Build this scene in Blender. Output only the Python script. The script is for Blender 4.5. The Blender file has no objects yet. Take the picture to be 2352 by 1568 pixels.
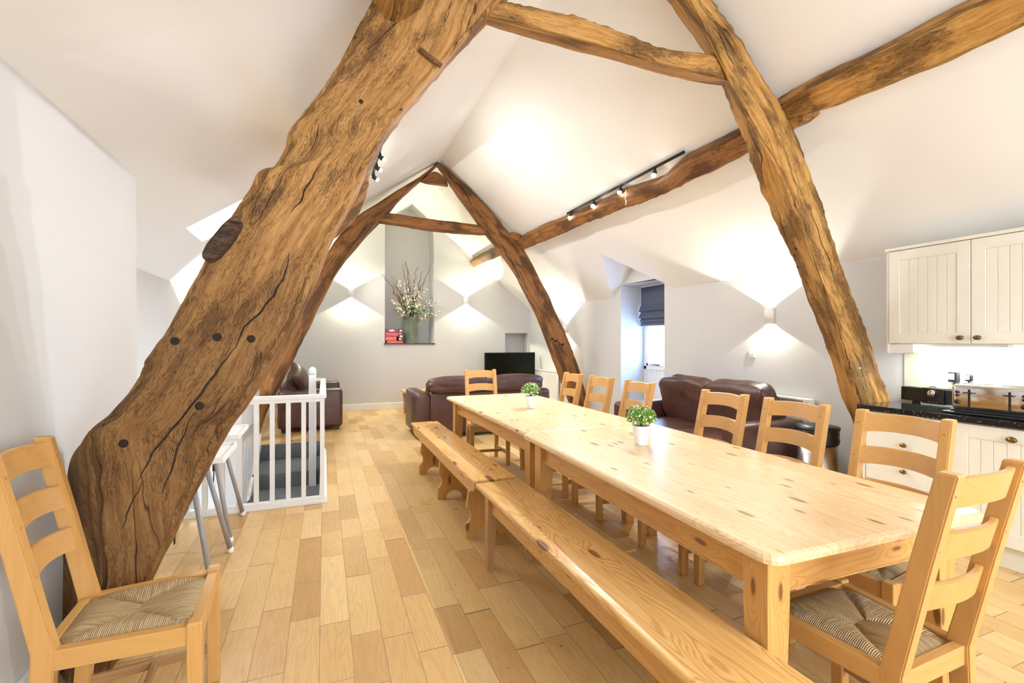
import bpy, bmesh, math, random
from mathutils import Vector, Matrix, noise, Euler

S = bpy.context.scene
COL = S.collection
PI = math.pi

# ------------------------------------------------------------------ camera geometry (used to measure the room)
FPX, H = 1078.0, 1.39
TH = math.atan(431 / FPX)
FW = Vector((math.sin(TH), math.cos(TH), 0)); RT = Vector((math.cos(TH), -math.sin(TH), 0)); EYE = Vector((0, 0, H))

def ray(px, py):
    return FW + RT * ((px - 1176) / FPX) + Vector((0, 0, 1)) * ((784 - py) / FPX)

def on(px, py, ax, v):
    d = ray(px, py)
    return EYE + d * ((v - EYE[ax]) / d[ax])

ZR, XR, SR, SL = 4.28, 1.713, .804, .69      # ridge height / position, slopes of the two roof planes
def roofR(px, py, off=0.0):
    d = ray(px, py); t = (ZR - off + SR * XR - H) / (d.z + SR * d.x); return EYE + d * t
def roofL(px, py, off=0.0):
    d = ray(px, py); t = (ZR - off - SL * XR - H) / (d.z - SL * d.x); return EYE + d * t
def zR(x): return ZR - SR * (x - XR)
def zL(x): return ZR - SL * (XR - x)

# ------------------------------------------------------------------ materials
def nt(name):
    m = bpy.data.materials.new(name); m.use_nodes = True
    t = m.node_tree; b = t.nodes['Principled BSDF']
    return m, t, b

class NB:
    """tiny node helper"""
    def __init__(s, t): s.t = t
    def n(s, typ, **kw):
        x = s.t.nodes.new(typ)
        for k, v in kw.items(): setattr(x, k, v)
        return x
    def l(s, a, b): s.t.links.new(a, b)
    def math(s, op, a, b=None, c=None, clamp=False):
        x = s.n('ShaderNodeMath', operation=op); x.use_clamp = clamp
        for i, v in enumerate((a, b, c)):
            if v is None: continue
            if isinstance(v, (int, float)): x.inputs[i].default_value = v
            else: s.l(v, x.inputs[i])
        return x.outputs[0]
    def vmath(s, op, a, b=None):
        x = s.n('ShaderNodeVectorMath', operation=op)
        for i, v in enumerate((a, b)):
            if v is None: continue
            if isinstance(v, (tuple, list)): x.inputs[i].default_value = v
            else: s.l(v, x.inputs[i])
        return x.outputs[0]
    def noise(s, vec, scale=1, detail=3, rough=.5, dist=0):
        x = s.n('ShaderNodeTexNoise'); x.inputs['Scale'].default_value = scale; x.inputs['Detail'].default_value = detail
        x.inputs['Roughness'].default_value = rough; x.inputs['Distortion'].default_value = dist
        if vec is not None: s.l(vec, x.inputs['Vector'])
        return x.outputs['Fac']
    def ramp(s, fac, stops, interp='LINEAR'):
        x = s.n('ShaderNodeValToRGB'); r = x.color_ramp; r.interpolation = interp
        while len(r.elements) < len(stops): r.elements.new(.5)
        for e, (p, c) in zip(r.elements, stops):
            e.position = p; e.color = (*c, 1) if len(c) == 3 else c
        s.l(fac, x.inputs['Fac']); return x.outputs['Color']
    def sm(s, v, a, b):
        x = s.n('ShaderNodeMapRange', interpolation_type='SMOOTHSTEP')
        x.inputs['From Min'].default_value = a; x.inputs['From Max'].default_value = b
        s.l(v, x.inputs['Value']); return x.outputs['Result']
    def mix(s, f, a, b, mode='MIX'):
        x = s.n('ShaderNodeMix', data_type='RGBA', blend_type=mode)
        for sock, v in ((x.inputs['Factor'], f), (x.inputs['A'], a), (x.inputs['B'], b)):
            if isinstance(v, (int, float)): sock.default_value = v
            elif isinstance(v, tuple): sock.default_value = (*v, 1) if len(v) == 3 else v
            else: s.l(v, sock)
        return x.outputs['Result']
    def bump(s, h, strength, dist, b):
        x = s.n('ShaderNodeBump'); x.inputs['Strength'].default_value = strength; x.inputs['Distance'].default_value = dist
        s.l(h, x.inputs['Height']); s.l(x.outputs['Normal'], b.inputs['Normal'])
    def attr(s, name='gc'):
        x = s.n('ShaderNodeAttribute'); x.attribute_name = name; return x.outputs['Vector']
    def obj(s):
        return s.n('ShaderNodeTexCoord').outputs['Object']
    def sep(s, v):
        x = s.n('ShaderNodeSeparateXYZ'); s.l(v, x.inputs[0]); return x.outputs
    def comb(s, x, y, z):
        c = s.n('ShaderNodeCombineXYZ')
        for i, v in enumerate((x, y, z)):
            if isinstance(v, (int, float)): c.inputs[i].default_value = v
            else: s.l(v, c.inputs[i])
        return c.outputs[0]

def plain(name, col, rough=.5, metal=0, noise_amt=.05, nscale=8, bump=0, spec=.5, coat=0):
    m, t, b = nt(name); N = NB(t)
    b.inputs['Roughness'].default_value = rough; b.inputs['Metallic'].default_value = metal
    b.inputs['Specular IOR Level'].default_value = spec
    if coat: b.inputs['Coat Weight'].default_value = coat; b.inputs['Coat Roughness'].default_value = .12
    f = N.noise(N.obj(), nscale, 4, .55)
    lo = tuple(max(0, c * (1 - noise_amt)) for c in col); hi = tuple(min(1, c * (1 + noise_amt)) for c in col)
    N.l(N.ramp(f, [(.3, lo), (.7, hi)]), b.inputs['Base Color'])
    if bump: N.bump(N.noise(N.obj(), nscale * 4, 4, .6), bump, .01, b)
    return m

def emis(name, col, strength):
    m, t, b = nt(name)
    b.inputs['Base Color'].default_value = (*col, 1)
    b.inputs['Emission Color'].default_value = (*col, 1); b.inputs['Emission Strength'].default_value = strength
    return m

def timber_mat(name, base, dark, light, patch=.55, dirt=0):
    m, t, b = nt(name); N = NB(t); g = N.attr()
    warp = N.n('ShaderNodeTexNoise'); warp.inputs['Scale'].default_value = 2.2; warp.inputs['Detail'].default_value = 3
    N.l(g, warp.inputs['Vector'])
    wv = N.vmath('SCALE', N.vmath('SUBTRACT', warp.outputs['Color'], (.5, .5, .5))); wv.node.inputs['Scale'].default_value = .09
    gw = N.vmath('ADD', g, wv)
    grain = N.noise(N.vmath('MULTIPLY', gw, (2.6, 44, 44)), 1, 6, .62)
    fine = N.noise(N.vmath('MULTIPLY', gw, (14, 260, 260)), 1, 4, .65)
    blot = N.noise(N.vmath('MULTIPLY', g, (2.2, 5, 5)), 1, 4, .6)
    col = N.ramp(grain, [(.20, tuple(.5 * a + .5 * c for a, c in zip(dark, base))), (.42, base), (.60, light), (.80, base)])
    col = N.mix(N.sm(fine, .50, .66), col, N.mix(.45, col, dark))
    col = N.mix(N.math('MULTIPLY', N.sm(blot, patch - .03, patch + .11), .72), col, dark)
    # short weathered pits along the grain
    pits = N.noise(N.vmath('MULTIPLY', gw, (42, 240, 240)), 1, 4, .75)
    pm = N.math('MULTIPLY', N.sm(pits, .53, .62), N.sm(blot, .40, .56))
    col = N.mix(N.math('MULTIPLY', pm, .62), col, tuple(c * .4 for c in dark))
    # long shakes
    cr = N.noise(N.vmath('MULTIPLY', gw, (.42, 8, 8)), 1, 3, .5)
    cm = N.math('SUBTRACT', 1.0, N.sm(N.math('ABSOLUTE', N.math('SUBTRACT', cr, .5)), .0, .008))
    gate = N.sm(N.noise(N.vmath('MULTIPLY', g, (1.1, 2.6, 2.6)), 1, 1), .50, .58)
    cm = N.math('MULTIPLY', cm, gate)
    col = N.mix(N.math('MULTIPLY', cm, .85), col, tuple(c * .18 for c in dark))
    if dirt:
        k = N.math('SUBTRACT', 1.0, N.sm(N.math('ADD', N.sep(g)[0], N.math('MULTIPLY', blot, -1.6)), dirt - 1.2, dirt))
        col = N.mix(N.math('MULTIPLY', k, .55), col, tuple(c * .9 for c in dark))
    N.l(col, b.inputs['Base Color'])
    b.inputs['Roughness'].default_value = .62; b.inputs['Specular IOR Level'].default_value = .35
    hgt = N.math('SUBTRACT', N.math('ADD', N.math('MULTIPLY', grain, .6), N.math('MULTIPLY', fine, .25)), N.math('ADD', N.math('MULTIPLY', cm, 1.2), N.math('MULTIPLY', pm, .6)))
    N.bump(hgt, .75, .012, b)
    return m

def wood_mat(name, base, ring, dark, rough=.3, knots=True, boards=0.0, ringamp=.5, spec=.5, kdens=(2.6, 8.5), bump=.12):
    m, t, b = nt(name); N = NB(t); g = N.attr()
    if boards:
        x, y, z = N.sep(g)
        bi = N.math('FLOOR', N.math('DIVIDE', y, boards))
        wn = N.n('ShaderNodeTexWhiteNoise', noise_dimensions='1D'); N.l(bi, wn.inputs['W'])
        off = N.vmath('SCALE', wn.outputs['Color']); off.node.inputs['Scale'].default_value = 17.0
        gg = N.vmath('ADD', g, off)
        fr = N.math('ABSOLUTE', N.math('SUBTRACT', N.math('FRACT', N.math('DIVIDE', y, boards)), .5))
        seam = N.sm(fr, .4965, .4995); bval = wn.outputs['Value']
    else: gg = g; seam = None; bval = None
    field = N.noise(N.vmath('MULTIPLY', gg, (.55, 6, 6)), 1, 2, .45, .15)
    if knots:
        vo = N.n('ShaderNodeTexVoronoi'); vo.inputs['Scale'].default_value = 1; vo.inputs['Randomness'].default_value = 1
        gx = N.sep(gg); vo.voronoi_dimensions = '2D'; N.l(N.comb(N.math('MULTIPLY', gx[0], kdens[0]), N.math('MULTIPLY', N.math('ADD', gx[1], gx[2]), kdens[1]), 0), vo.inputs['Vector'])
        kd = vo.outputs['Distance']
        cellr = N.sep(vo.outputs['Color'])[0]
        field = N.math('ADD', field, N.math('MULTIPLY', N.math('SUBTRACT', 1.0, N.sm(kd, .0, .38)), .16))
    rings = N.math('ADD', N.math('MULTIPLY', N.math('SINE', N.math('MULTIPLY', field, 130.0)), .5), .5)
    rings = N.math('POWER', rings, 2.5)
    fine = N.noise(N.vmath('MULTIPLY', gg, (3, 110, 110)), 1, 3, .6)
    big = N.noise(N.vmath('MULTIPLY', gg, (1.1, 3.5, 3.5)), 1, 3, .5)
    col = N.mix(N.math('MULTIPLY', rings, ringamp), base, ring)
    col = N.mix(N.math('MULTIPLY', N.sm(fine, .45, .75), .28), col, ring)
    col = N.mix(N.math('MULTIPLY', N.sm(big, .5, .75), .3), col, ring)
    if bval is not None: col = N.mix(N.math('MULTIPLY', bval, .22), col, ring)
    if knots:
        rad = N.math('MULTIPLY_ADD', N.math('POWER', cellr, 2.5), .11, .022)
        km = N.math('SUBTRACT', 1.0, N.sm(N.math('SUBTRACT', kd, rad), -.03, .015))
        kr = N.math('SUBTRACT', 1.0, N.sm(N.math('SUBTRACT', kd, rad), -.02, .075))
        gate = N.sm(cellr, .22, .3)
        col = N.mix(N.math('MULTIPLY', N.math('MULTIPLY', kr, gate), .55), col, ring)
        col = N.mix(N.math('MULTIPLY', N.math('MULTIPLY', km, gate), .8), col, dark)
    if seam is not None: col = N.mix(N.math('MULTIPLY', seam, .6), col, dark)
    N.l(col, b.inputs['Base Color'])
    b.inputs['Roughness'].default_value = rough; b.inputs['Specular IOR Level'].default_value = spec
    N.bump(N.math('SUBTRACT', N.math('MULTIPLY', fine, .5), N.math('MULTIPLY', rings, .3)), bump, .004, b)
    return m

def floor_mat():
    m, t, b = nt('oak_floor'); N = NB(t)
    p = N.n('ShaderNodeNewGeometry').outputs['Position']; x, y, z = N.sep(p)
    W = .137
    rx = N.math('DIVIDE', N.math('ADD', x, .02), W); row = N.math('FLOOR', rx)
    w1 = N.n('ShaderNodeTexWhiteNoise', noise_dimensions='1D'); N.l(row, w1.inputs['W'])
    L = N.math('MULTIPLY_ADD', N.math('FRACT', N.math('MULTIPLY', w1.outputs['Value'], 7.13)), .30, .50)
    ry = N.math('ADD', N.math('DIVIDE', y, L), N.math('MULTIPLY', w1.outputs['Value'], 9.0))
    # uneven board lengths
    wob = N.math('MULTIPLY', N.math('SINE', N.math('MULTIPLY_ADD', ry, 2.1, row)), .22)
    ry = N.math('ADD', ry, wob)
    seg = N.math('FLOOR', ry)
    w2 = N.n('ShaderNodeTexWhiteNoise', noise_dimensions='2D'); N.l(N.comb(row, seg, 0), w2.inputs['Vector'])
    v = w2.outputs['Value']; off = N.vmath('SCALE', w2.outputs['Color']); off.node.inputs['Scale'].default_value = 23.0
    pv = N.vmath('ADD', N.comb(y, x, z), off)
    field = N.noise(N.vmath('MULTIPLY', pv, (.9, 8, 8)), 1, 2, .5, .3)
    rings = N.math('POWER', N.math('MULTIPLY_ADD', N.math('SINE', N.math('MULTIPLY', field, 110.0)), .5, .5), 2)
    fine = N.noise(N.vmath('MULTIPLY', pv, (6, 130, 130)), 1, 4, .65)
    col = N.ramp(v, [(0, (.45, .255, .085)), (.2, (.56, .345, .128)), (.55, (.63, .415, .168)), (1, (.69, .48, .22))])
    col = N.mix(N.math('MULTIPLY', rings, .28), col, N.mix(1, col, (.72, .62, .5), 'MULTIPLY'))
    col = N.mix(N.math('MULTIPLY', N.sm(fine, .5, .75), .45), col, N.mix(1, col, (.62, .52, .42), 'MULTIPLY'))
    wear = N.noise(N.vmath('MULTIPLY', p, (1.6, 1.6, 1.6)), 1, 4, .6)
    col = N.mix(N.math('MULTIPLY', N.sm(wear, .52, .75), .35), col, N.mix(1, col, (.7, .6, .5), 'MULTIPLY'))
    spk = N.n('ShaderNodeTexVoronoi'); spk.inputs['Scale'].default_value = 9
    N.l(p, spk.inputs['Vector'])
    col = N.mix(N.math('MULTIPLY', N.math('SUBTRACT', 1.0, N.sm(spk.outputs['Distance'], .03, .055)), N.sm(wear, .5, .6)), col, (.05, .03, .02))
    ex = N.math('ABSOLUTE', N.math('SUBTRACT', N.math('FRACT', rx), .5)); sx = N.sm(ex, .487, .497)
    ey = N.math('ABSOLUTE', N.math('SUBTRACT', N.math('FRACT', ry), .5)); sy = N.sm(ey, .4945, .4985)
    sj = N.math('MAXIMUM', sx, sy)
    col = N.mix(N.math('MULTIPLY', sj, .8), col, (.10, .055, .025))
    N.l(col, b.inputs['Base Color'])
    rr = N.math('MULTIPLY_ADD', wear, .22, .20); N.l(rr, b.inputs['Roughness'])
    N.bump(N.math('SUBTRACT', N.math('MULTIPLY', fine, .15), sj), .25, .004, b)
    return m

def wall_mat(name, col, bump=.06):
    m, t, b = nt(name); N = NB(t); p = N.n('ShaderNodeNewGeometry').outputs['Position']
    f = N.noise(p, 1.3, 2, .6)
    N.l(N.ramp(f, [(.3, tuple(c * .97 for c in col)), (.7, col)]), b.inputs['Base Color'])
    b.inputs['Roughness'].default_value = .85; b.inputs['Specular IOR Level'].default_value = .2
    N.bump(N.noise(p, 3.2, 3, .55), bump, .03, b)
    return m

def leather_mat():
    m, t, b = nt('brown_leather'); N = NB(t); g = N.obj()
    f = N.noise(g, 5, 4, .6)
    N.l(N.ramp(f, [(.25, (.040, .014, .010)), (.6, (.072, .026, .018)), (.8, (.10, .042, .030))]), b.inputs['Base Color'])
    b.inputs['Roughness'].default_value = .38; b.inputs['Specular IOR Level'].default_value = .6
    vo = N.n('ShaderNodeTexVoronoi'); vo.inputs['Scale'].default_value = 170; N.l(g, vo.inputs['Vector'])
    wr = N.noise(N.vmath('MULTIPLY', g, (6, 6, 3)), 1, 4, .6, .8)
    N.bump(N.math('ADD', N.math('MULTIPLY', vo.outputs['Distance'], .12), wr), .30, .02, b)
    return m

def rush_mat():
    m, t, b = nt('woven_rush'); N = NB(t); g = N.attr(); x, y, z = N.sep(g)
    wob = N.noise(N.vmath('MULTIPLY', g, (18, 60, 1)), 1, 3, .6)
    s = N.math('MULTIPLY_ADD', N.math('SINE', N.math('ADD', N.math('MULTIPLY', y, 2 * PI / .0055), N.math('MULTIPLY', wob, 3.0))), .5, .5)
    tone = N.noise(N.vmath('MULTIPLY', g, (9, 130, 1)), 1, 3, .6)
    col = N.ramp(tone, [(.25, (.34, .22, .10)), (.5, (.62, .43, .21)), (.75, (.78, .60, .34))])
    col = N.mix(N.math('MULTIPLY', N.math('SUBTRACT', 1.0, N.sm(s, .02, .3)), .35), col, (.18, .11, .045))
    N.l(col, b.inputs['Base Color']); b.inputs['Roughness'].default_value = .45
    N.bump(s, .9, .006, b)
    return m

def carpet_mat():
    m, t, b = nt('grey_carpet'); N = NB(t); g = N.n('ShaderNodeNewGeometry').outputs['Position']
    f = N.noise(g, 260, 3, .7)
    N.l(N.ramp(f, [(.3, (.06, .065, .07)), (.7, (.17, .18, .19))]), b.inputs['Base Color'])
    b.inputs['Roughness'].default_value = 1; b.inputs['Specular IOR Level'].default_value = .1
    N.bump(f, .6, .006, b); return m

def tile_mat():
    m, t, b = nt('splashback_tiles'); N = NB(t); p = N.n('ShaderNodeNewGeometry').outputs['Position']; x, y, z = N.sep(p)
    fy = N.math('ABSOLUTE', N.math('SUBTRACT', N.math('FRACT', N.math('DIVIDE', N.math('SUBTRACT', y, 2.173 - .4), .2)), .5))
    fz = N.math('ABSOLUTE', N.math('SUBTRACT', N.math('FRACT', N.math('DIVIDE', N.math('SUBTRACT', z, 1.17 - .5), .25)), .5))
    g = N.math('MAXIMUM', N.sm(fy, .487, .495), N.sm(fz, .49, .496))
    c = N.ramp(N.noise(p, 12, 4), [(.3, (.62, .60, .47)), (.7, (.72, .70, .57))])
    N.l(N.mix(g, c, (.80, .80, .76)), b.inputs['Base Color']); b.inputs['Roughness'].default_value = .25
    N.bump(N.math('SUBTRACT', 1.0, g), .3, .003, b); return m

def worktop_mat():
    m, t, b = nt('black_granite'); N = NB(t); p = N.obj()
    vo = N.n('ShaderNodeTexVoronoi'); vo.inputs['Scale'].default_value = 130; N.l(p, vo.inputs['Vector'])
    f = N.sm(N.sep(vo.outputs['Color'])[0], .93, .97)
    N.l(N.mix(f, (.008, .010, .012), (.12, .16, .18)), b.inputs['Base Color'])
    b.inputs['Roughness'].default_value = .12; return m

def fabric_mat(name, col):
    m, t, b = nt(name); N = NB(t); p = N.obj()
    a = N.noise(N.vmath('MULTIPLY', p, (220, 220, 30)), 1, 2); c = N.noise(N.vmath('MULTIPLY', p, (20, 20, 320)), 1, 2)
    f = N.math('MULTIPLY', N.math('ADD', a, c), .5)
    N.l(N.ramp(f, [(.35, tuple(v * .6 for v in col)), (.65, tuple(v * 1.3 for v in col))]), b.inputs['Base Color'])
    b.inputs['Roughness'].default_value = .95; N.bump(f, .3, .003, b); return m

def steel_mat(name='brushed_steel', col=(.62, .61, .60), r=.25):
    m, t, b = nt(name); N = NB(t); p = N.obj()
    f = N.noise(N.vmath('MULTIPLY', p, (6, 6, 300)), 1, 2)
    N.l(N.ramp(f, [(.3, tuple(c * .9 for c in col)), (.7, col)]), b.inputs['Base Color'])
    b.inputs['Metallic'].default_value = 1; b.inputs['Roughness'].default_value = r; return m

def glass_mat():
    m, t, b = nt('window_glass')
    b.inputs['Base Color'].default_value = (1, 1, 1, 1); b.inputs['Transmission Weight'].default_value = 1
    b.inputs['Roughness'].default_value = 0; b.inputs['IOR'].default_value = 1.02; return m

def foliage_mat(name, c1, c2):
    m, t, b = nt(name); N = NB(t)
    f = N.noise(N.obj(), 60, 2)
    N.l(N.ramp(f, [(.3, c1), (.7, c2)]), b.inputs['Base Color']); b.inputs['Roughness'].default_value = .5; return m

M = {}
M['floor'] = floor_mat()
M['wall'] = wall_mat('grey_wall_paint', (.66, .662, .665))
M['ceil'] = wall_mat('cream_ceiling_paint', (.87, .865, .85), .05)
M['white'] = plain('white_gloss_paint', (.86, .86, .86), .3, 0, .02)
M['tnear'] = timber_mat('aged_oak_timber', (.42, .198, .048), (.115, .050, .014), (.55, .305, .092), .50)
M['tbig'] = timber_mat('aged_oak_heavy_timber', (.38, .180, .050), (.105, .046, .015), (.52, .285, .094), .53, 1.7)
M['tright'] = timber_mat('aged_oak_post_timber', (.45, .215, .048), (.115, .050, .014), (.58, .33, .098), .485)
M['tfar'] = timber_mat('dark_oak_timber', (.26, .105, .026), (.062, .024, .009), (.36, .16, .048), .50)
M['tdark'] = timber_mat('charred_oak', (.10, .055, .030), (.03, .016, .01), (.16, .09, .05), .5)
M['pine'] = wood_mat('waxed_pine_top', (.80, .60, .36), (.58, .33, .13), (.16, .08, .035), .27, True, .172, .40)
M['pine2'] = wood_mat('waxed_pine', (.62, .34, .105), (.43, .19, .042), (.12, .05, .02), .33, True, 0, .45)
M['benchpine'] = wood_mat('varnished_pine', (.72, .44, .160), (.47, .20, .045), (.10, .04, .015), .26, True, .163, .6, .5, (1.9, 6.0))
M['oak'] = wood_mat('honey_oak', (.57, .315, .100), (.46, .235, .068), (.22, .09, .03), .36, False, 0, .22, .5)
M['oakdark'] = wood_mat('worn_honey_oak', (.42, .24, .10), (.30, .16, .06), (.16, .07, .03), .36, False, 0, .3)
M['rush'] = rush_mat()
M['leather'] = leather_mat()
M['carpet'] = carpet_mat()
M['tile'] = tile_mat()
M['granite'] = worktop_mat()
M['cream'] = plain('cream_cabinet_paint', (.80, .785, .69), .38, 0, .02)
M['brass'] = plain('aged_brass', (.22, .15, .065), .32, 1, .2, 30)
M['steel'] = steel_mat()
M['black'] = plain('black_plastic', (.012, .013, .015), .35, 0, .1)
M['bag'] = plain('black_bin_bag', (.010, .011, .013), .22, 0, .2, 20, .4)
M['blackmetal'] = plain('black_track_metal', (.012, .016, .015), .4, 0, .1)
M['screen'] = plain('dark_tv_screen', (.004, .005, .004), .16, 0, .05, spec=.18)
M['fabric'] = fabric_mat('slate_blind_fabric', (.085, .10, .15))
M['blindtrim'] = plain('pale_blind_trim', (.35, .42, .55), .8)
M['plastic'] = plain('white_plastic', (.85, .85, .85), .32, 0, .01)
M['grey'] = plain('grey_tube', (.30, .285, .275), .35, 0, .04)
M['vase'] = plain('green_slate_glaze', (.15, .185, .13), .42, 0, .35, 6)
M['twig'] = plain('brown_twig', (.15, .055, .022), .8, 0, .3, 30)
M['blossom'] = plain('cream_blossom', (.82, .78, .60), .7, 0, .08, 40)
M['leaf'] = foliage_mat('green_leaf', (.03, .14, .012), (.09, .28, .03))
M['boxleaf'] = foliage_mat('light_green_leaf', (.055, .22, .015), (.23, .48, .05))
M['pot'] = plain('white_metal_pot', (.84, .85, .87), .3, 0, .02)
M['soil'] = plain('dark_soil', (.04, .028, .018), .9, 0, .3, 60)
M['hole'] = plain('dark_peg_hole', (.018, .010, .006), .9)
M['peg'] = timber_mat('oak_peg', (.22, .10, .035), (.07, .03, .012), (.30, .15, .06), .55)
M['slate'] = plain('dark_slate', (.07, .055, .035), .6, 0, .5, 18, .4)
M['bulb'] = emis('lit_bulb', (1, .94, .85), 60)
M['tube'] = emis('lit_tube', (.93, 1, .95), 14)
M['glass'] = glass_mat()
M['chrome'] = plain('chrome', (.75, .75, .75), .12, 1, .02)

# ------------------------------------------------------------------ mesh building
RND = random.Random(7)

class MB:
    """collects pieces, becomes ONE mesh object"""
    def __init__(s):
        s.bm = bmesh.new(); s.gc = s.bm.verts.layers.float_vector.new('gc'); s.mats = []
    def slot(s, m):
        if m not in s.mats: s.mats.append(m)
        return s.mats.index(m)
    def _merge(s, p, grain, mat4, mi, smooth, off=None):
        l = p.verts.layers.float_vector.get('gc')
        if l is None:
            l = p.verts.layers.float_vector.new('gc')
            o = off if off is not None else Vector((RND.uniform(0, 20), RND.uniform(0, 20), RND.uniform(0, 20)))
            for v in p.verts:
                c = v.co
                q = {0: Vector((c.x, c.y, c.z)), 1: Vector((c.y, c.x, c.z)), 2: Vector((c.z, c.x, c.y))}[grain]
                v[l] = q + o
        if mat4 is not None: bmesh.ops.transform(p, matrix=mat4, verts=p.verts)
        for f in p.faces: f.material_index = mi; f.smooth = smooth
        me = bpy.data.meshes.new('tmp'); p.to_mesh(me); p.free()
        s.bm.from_mesh(me); bpy.data.meshes.remove(me)
    def box(s, c, d, bev=0.0, grain=0, rot=None, seg=2, m=None, smooth=False, off=None):
        p = bmesh.new(); bmesh.ops.create_cube(p, size=1)
        bmesh.ops.scale(p, vec=d, verts=p.verts)
        if bev > 0: bmesh.ops.bevel(p, geom=list(p.edges), offset=min(bev, min(d) * .49), segments=seg, profile=.5, affect='EDGES')
        mt = Matrix.Translation(c)
        if rot is not None: mt = mt @ (rot if isinstance(rot, Matrix) else Euler(rot).to_matrix().to_4x4())
        s._merge(p, grain, mt, s.slot(m) if m else 0, smooth or (bev > 0 and seg > 2), off); return s
    def b2(s, lo, hi, bev=0.0, grain=0, **k):
        lo = Vector(lo); hi = Vector(hi); return s.box((lo + hi) / 2, hi - lo, bev, grain, **k)
    def prism(s, pts, lo, hi, ax=1, bev=0.0, grain=0, mat4=None, m=None):
        """extrude a 2d outline along axis ax; pts in the two remaining axes (in xyz order)"""
        p = bmesh.new()
        def mk(a, b, t):
            return {0: (t, a, b), 1: (a, t, b), 2: (a, b, t)}[ax]
        A = [p.verts.new(mk(a, b, lo)) for a, b in pts]; B = [p.verts.new(mk(a, b, hi)) for a, b in pts]
        n = len(pts)
        p.faces.new(A); p.faces.new(B[::-1])
        for i in range(n): p.faces.new((A[i], B[i], B[(i + 1) % n], A[(i + 1) % n]))
        bmesh.ops.recalc_face_normals(p, faces=p.faces)
        if bev: bmesh.ops.bevel(p, geom=[e for e in p.edges if len(e.link_faces) == 2 and e.calc_face_angle(0) > .6], offset=bev, segments=1, affect='EDGES')
        s._merge(p, grain, mat4, s.slot(m) if m else 0, False); return s
    def loft(s, rings, closed=True, caps=True, smooth=True, gcs=None, m=None, grain=0):
        p = bmesh.new(); l = p.verts.layers.float_vector.new('gc') if gcs else None
        R = []
        for i, r in enumerate(rings):
            row = []
            for j, c in enumerate(r):
                v = p.verts.new(c)
                if l is not None: v[l] = gcs[i][j]
                row.append(v)
            R.append(row)
        n = len(rings[0])
        for i in range(len(R) - 1):
            for j in range(n if closed else n - 1):
                p.faces.new((R[i][j], R[i][(j + 1) % n], R[i + 1][(j + 1) % n], R[i + 1][j]))
        if caps and closed:
            p.faces.new(R[0][::-1]); p.faces.new(R[-1])
        bmesh.ops.recalc_face_normals(p, faces=p.faces)
        s._merge(p, grain, None, s.slot(m) if m else 0, smooth); return s
    def lathe(s, prof, c=(0, 0, 0), seg=24, smooth=True, m=None, grain=2, caps=True):
        rings = [[Vector((c[0] + r * math.cos(2 * PI * k / seg), c[1] + r * math.sin(2 * PI * k / seg), c[2] + z)) for k in range(seg)] for r, z in prof]
        return s.loft(rings, True, caps, smooth, m=m, grain=grain)
    def tube(s, pts, r, seg=8, m=None, caps=True):
        pts = [Vector(p) for p in pts]; rings = []
        rr = r if isinstance(r, (list, tuple)) else [r] * len(pts)
        up = Vector((0, 0, 1)); prev = None
        for i, p in enumerate(pts):
            t = (pts[min(i + 1, len(pts) - 1)] - pts[max(i - 1, 0)]).normalized()
            a = prev if prev is not None else (up if abs(t.dot(up)) < .9 else Vector((1, 0, 0)))
            a = (a - t * a.dot(t)).normalized(); prev = a; b = t.cross(a)
            rings.append([p + (a * math.cos(2 * PI * k / seg) + b * math.sin(2 * PI * k / seg)) * rr[i] for k in range(seg)])
        return s.loft(rings, True, caps, True, m=m)
    def faces(s, polys, m=None):
        p = bmesh.new()
        for poly in polys: p.faces.new([p.verts.new(c) for c in poly])
        bmesh.ops.remove_doubles(p, verts=p.verts, dist=1e-5)
        s._merge(p, 0, None, s.slot(m) if m else 0, False); return s
    def cushion(s, c, d, rot=None, bulge=.12, p4=4.0, n=12, wr=.0, seed=0, m=None):
        p = bmesh.new(); bmesh.ops.create_cube(p, size=2)
        bmesh.ops.subdivide_edges(p, edges=p.edges, cuts=n, use_grid_fill=True)
        hx, hy, hz = d[0] / 2, d[1] / 2, d[2] / 2
        for v in p.verts:
            q = v.co.copy(); L = (abs(q.x) ** p4 + abs(q.y) ** p4 + abs(q.z) ** p4) ** (1 / p4)
            q /= L
            f = 1 + bulge * ((1 - q.x * q.x) * (1 - q.y * q.y) * (q.z ** 2) + (1 - q.z * q.z) * (1 - q.y * q.y) * q.x ** 2 * .3)
            nn = noise.noise(Vector((q.x * 2.2 + seed * 7.1, q.y * 2.2, q.z * 2.2 + seed))) * wr + noise.noise(Vector((q.x * 6 + seed * 3.1, q.y * 5, q.z * 6))) * wr * .4
            v.co = Vector((q.x * hx, q.y * hy, q.z * hz)) * (f + nn)
        mt = Matrix.Translation(c)
        if rot is not None: mt = mt @ Euler(rot).to_matrix().to_4x4()
        s._merge(p, 0, mt, s.slot(m) if m else 0, True); return s
    def pillow(s, d, n=14, seed=0):
        p = bmesh.new(); bmesh.ops.create_cube(p, size=2)
        bmesh.ops.subdivide_edges(p, edges=p.edges, cuts=n, use_grid_fill=True)
        for v in p.verts:
            x, y, z = v.co
            t = (max(0, 1 - abs(x) ** 3) * max(0, 1 - abs(y) ** 3)) ** .55
            k = 1 - .10 * ((1 - x * x) * abs(y) + (1 - y * y) * abs(x))
            w = .03 * noise.noise(Vector((x * 2.5, y * 2.5, seed)))
            v.co = Vector((x * d[0] / 2 * k, y * d[1] / 2 * k, z * d[2] / 2 * (t + .04) + w * t * .4))
        s._merge(p, 0, None, 0, True); return s
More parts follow.
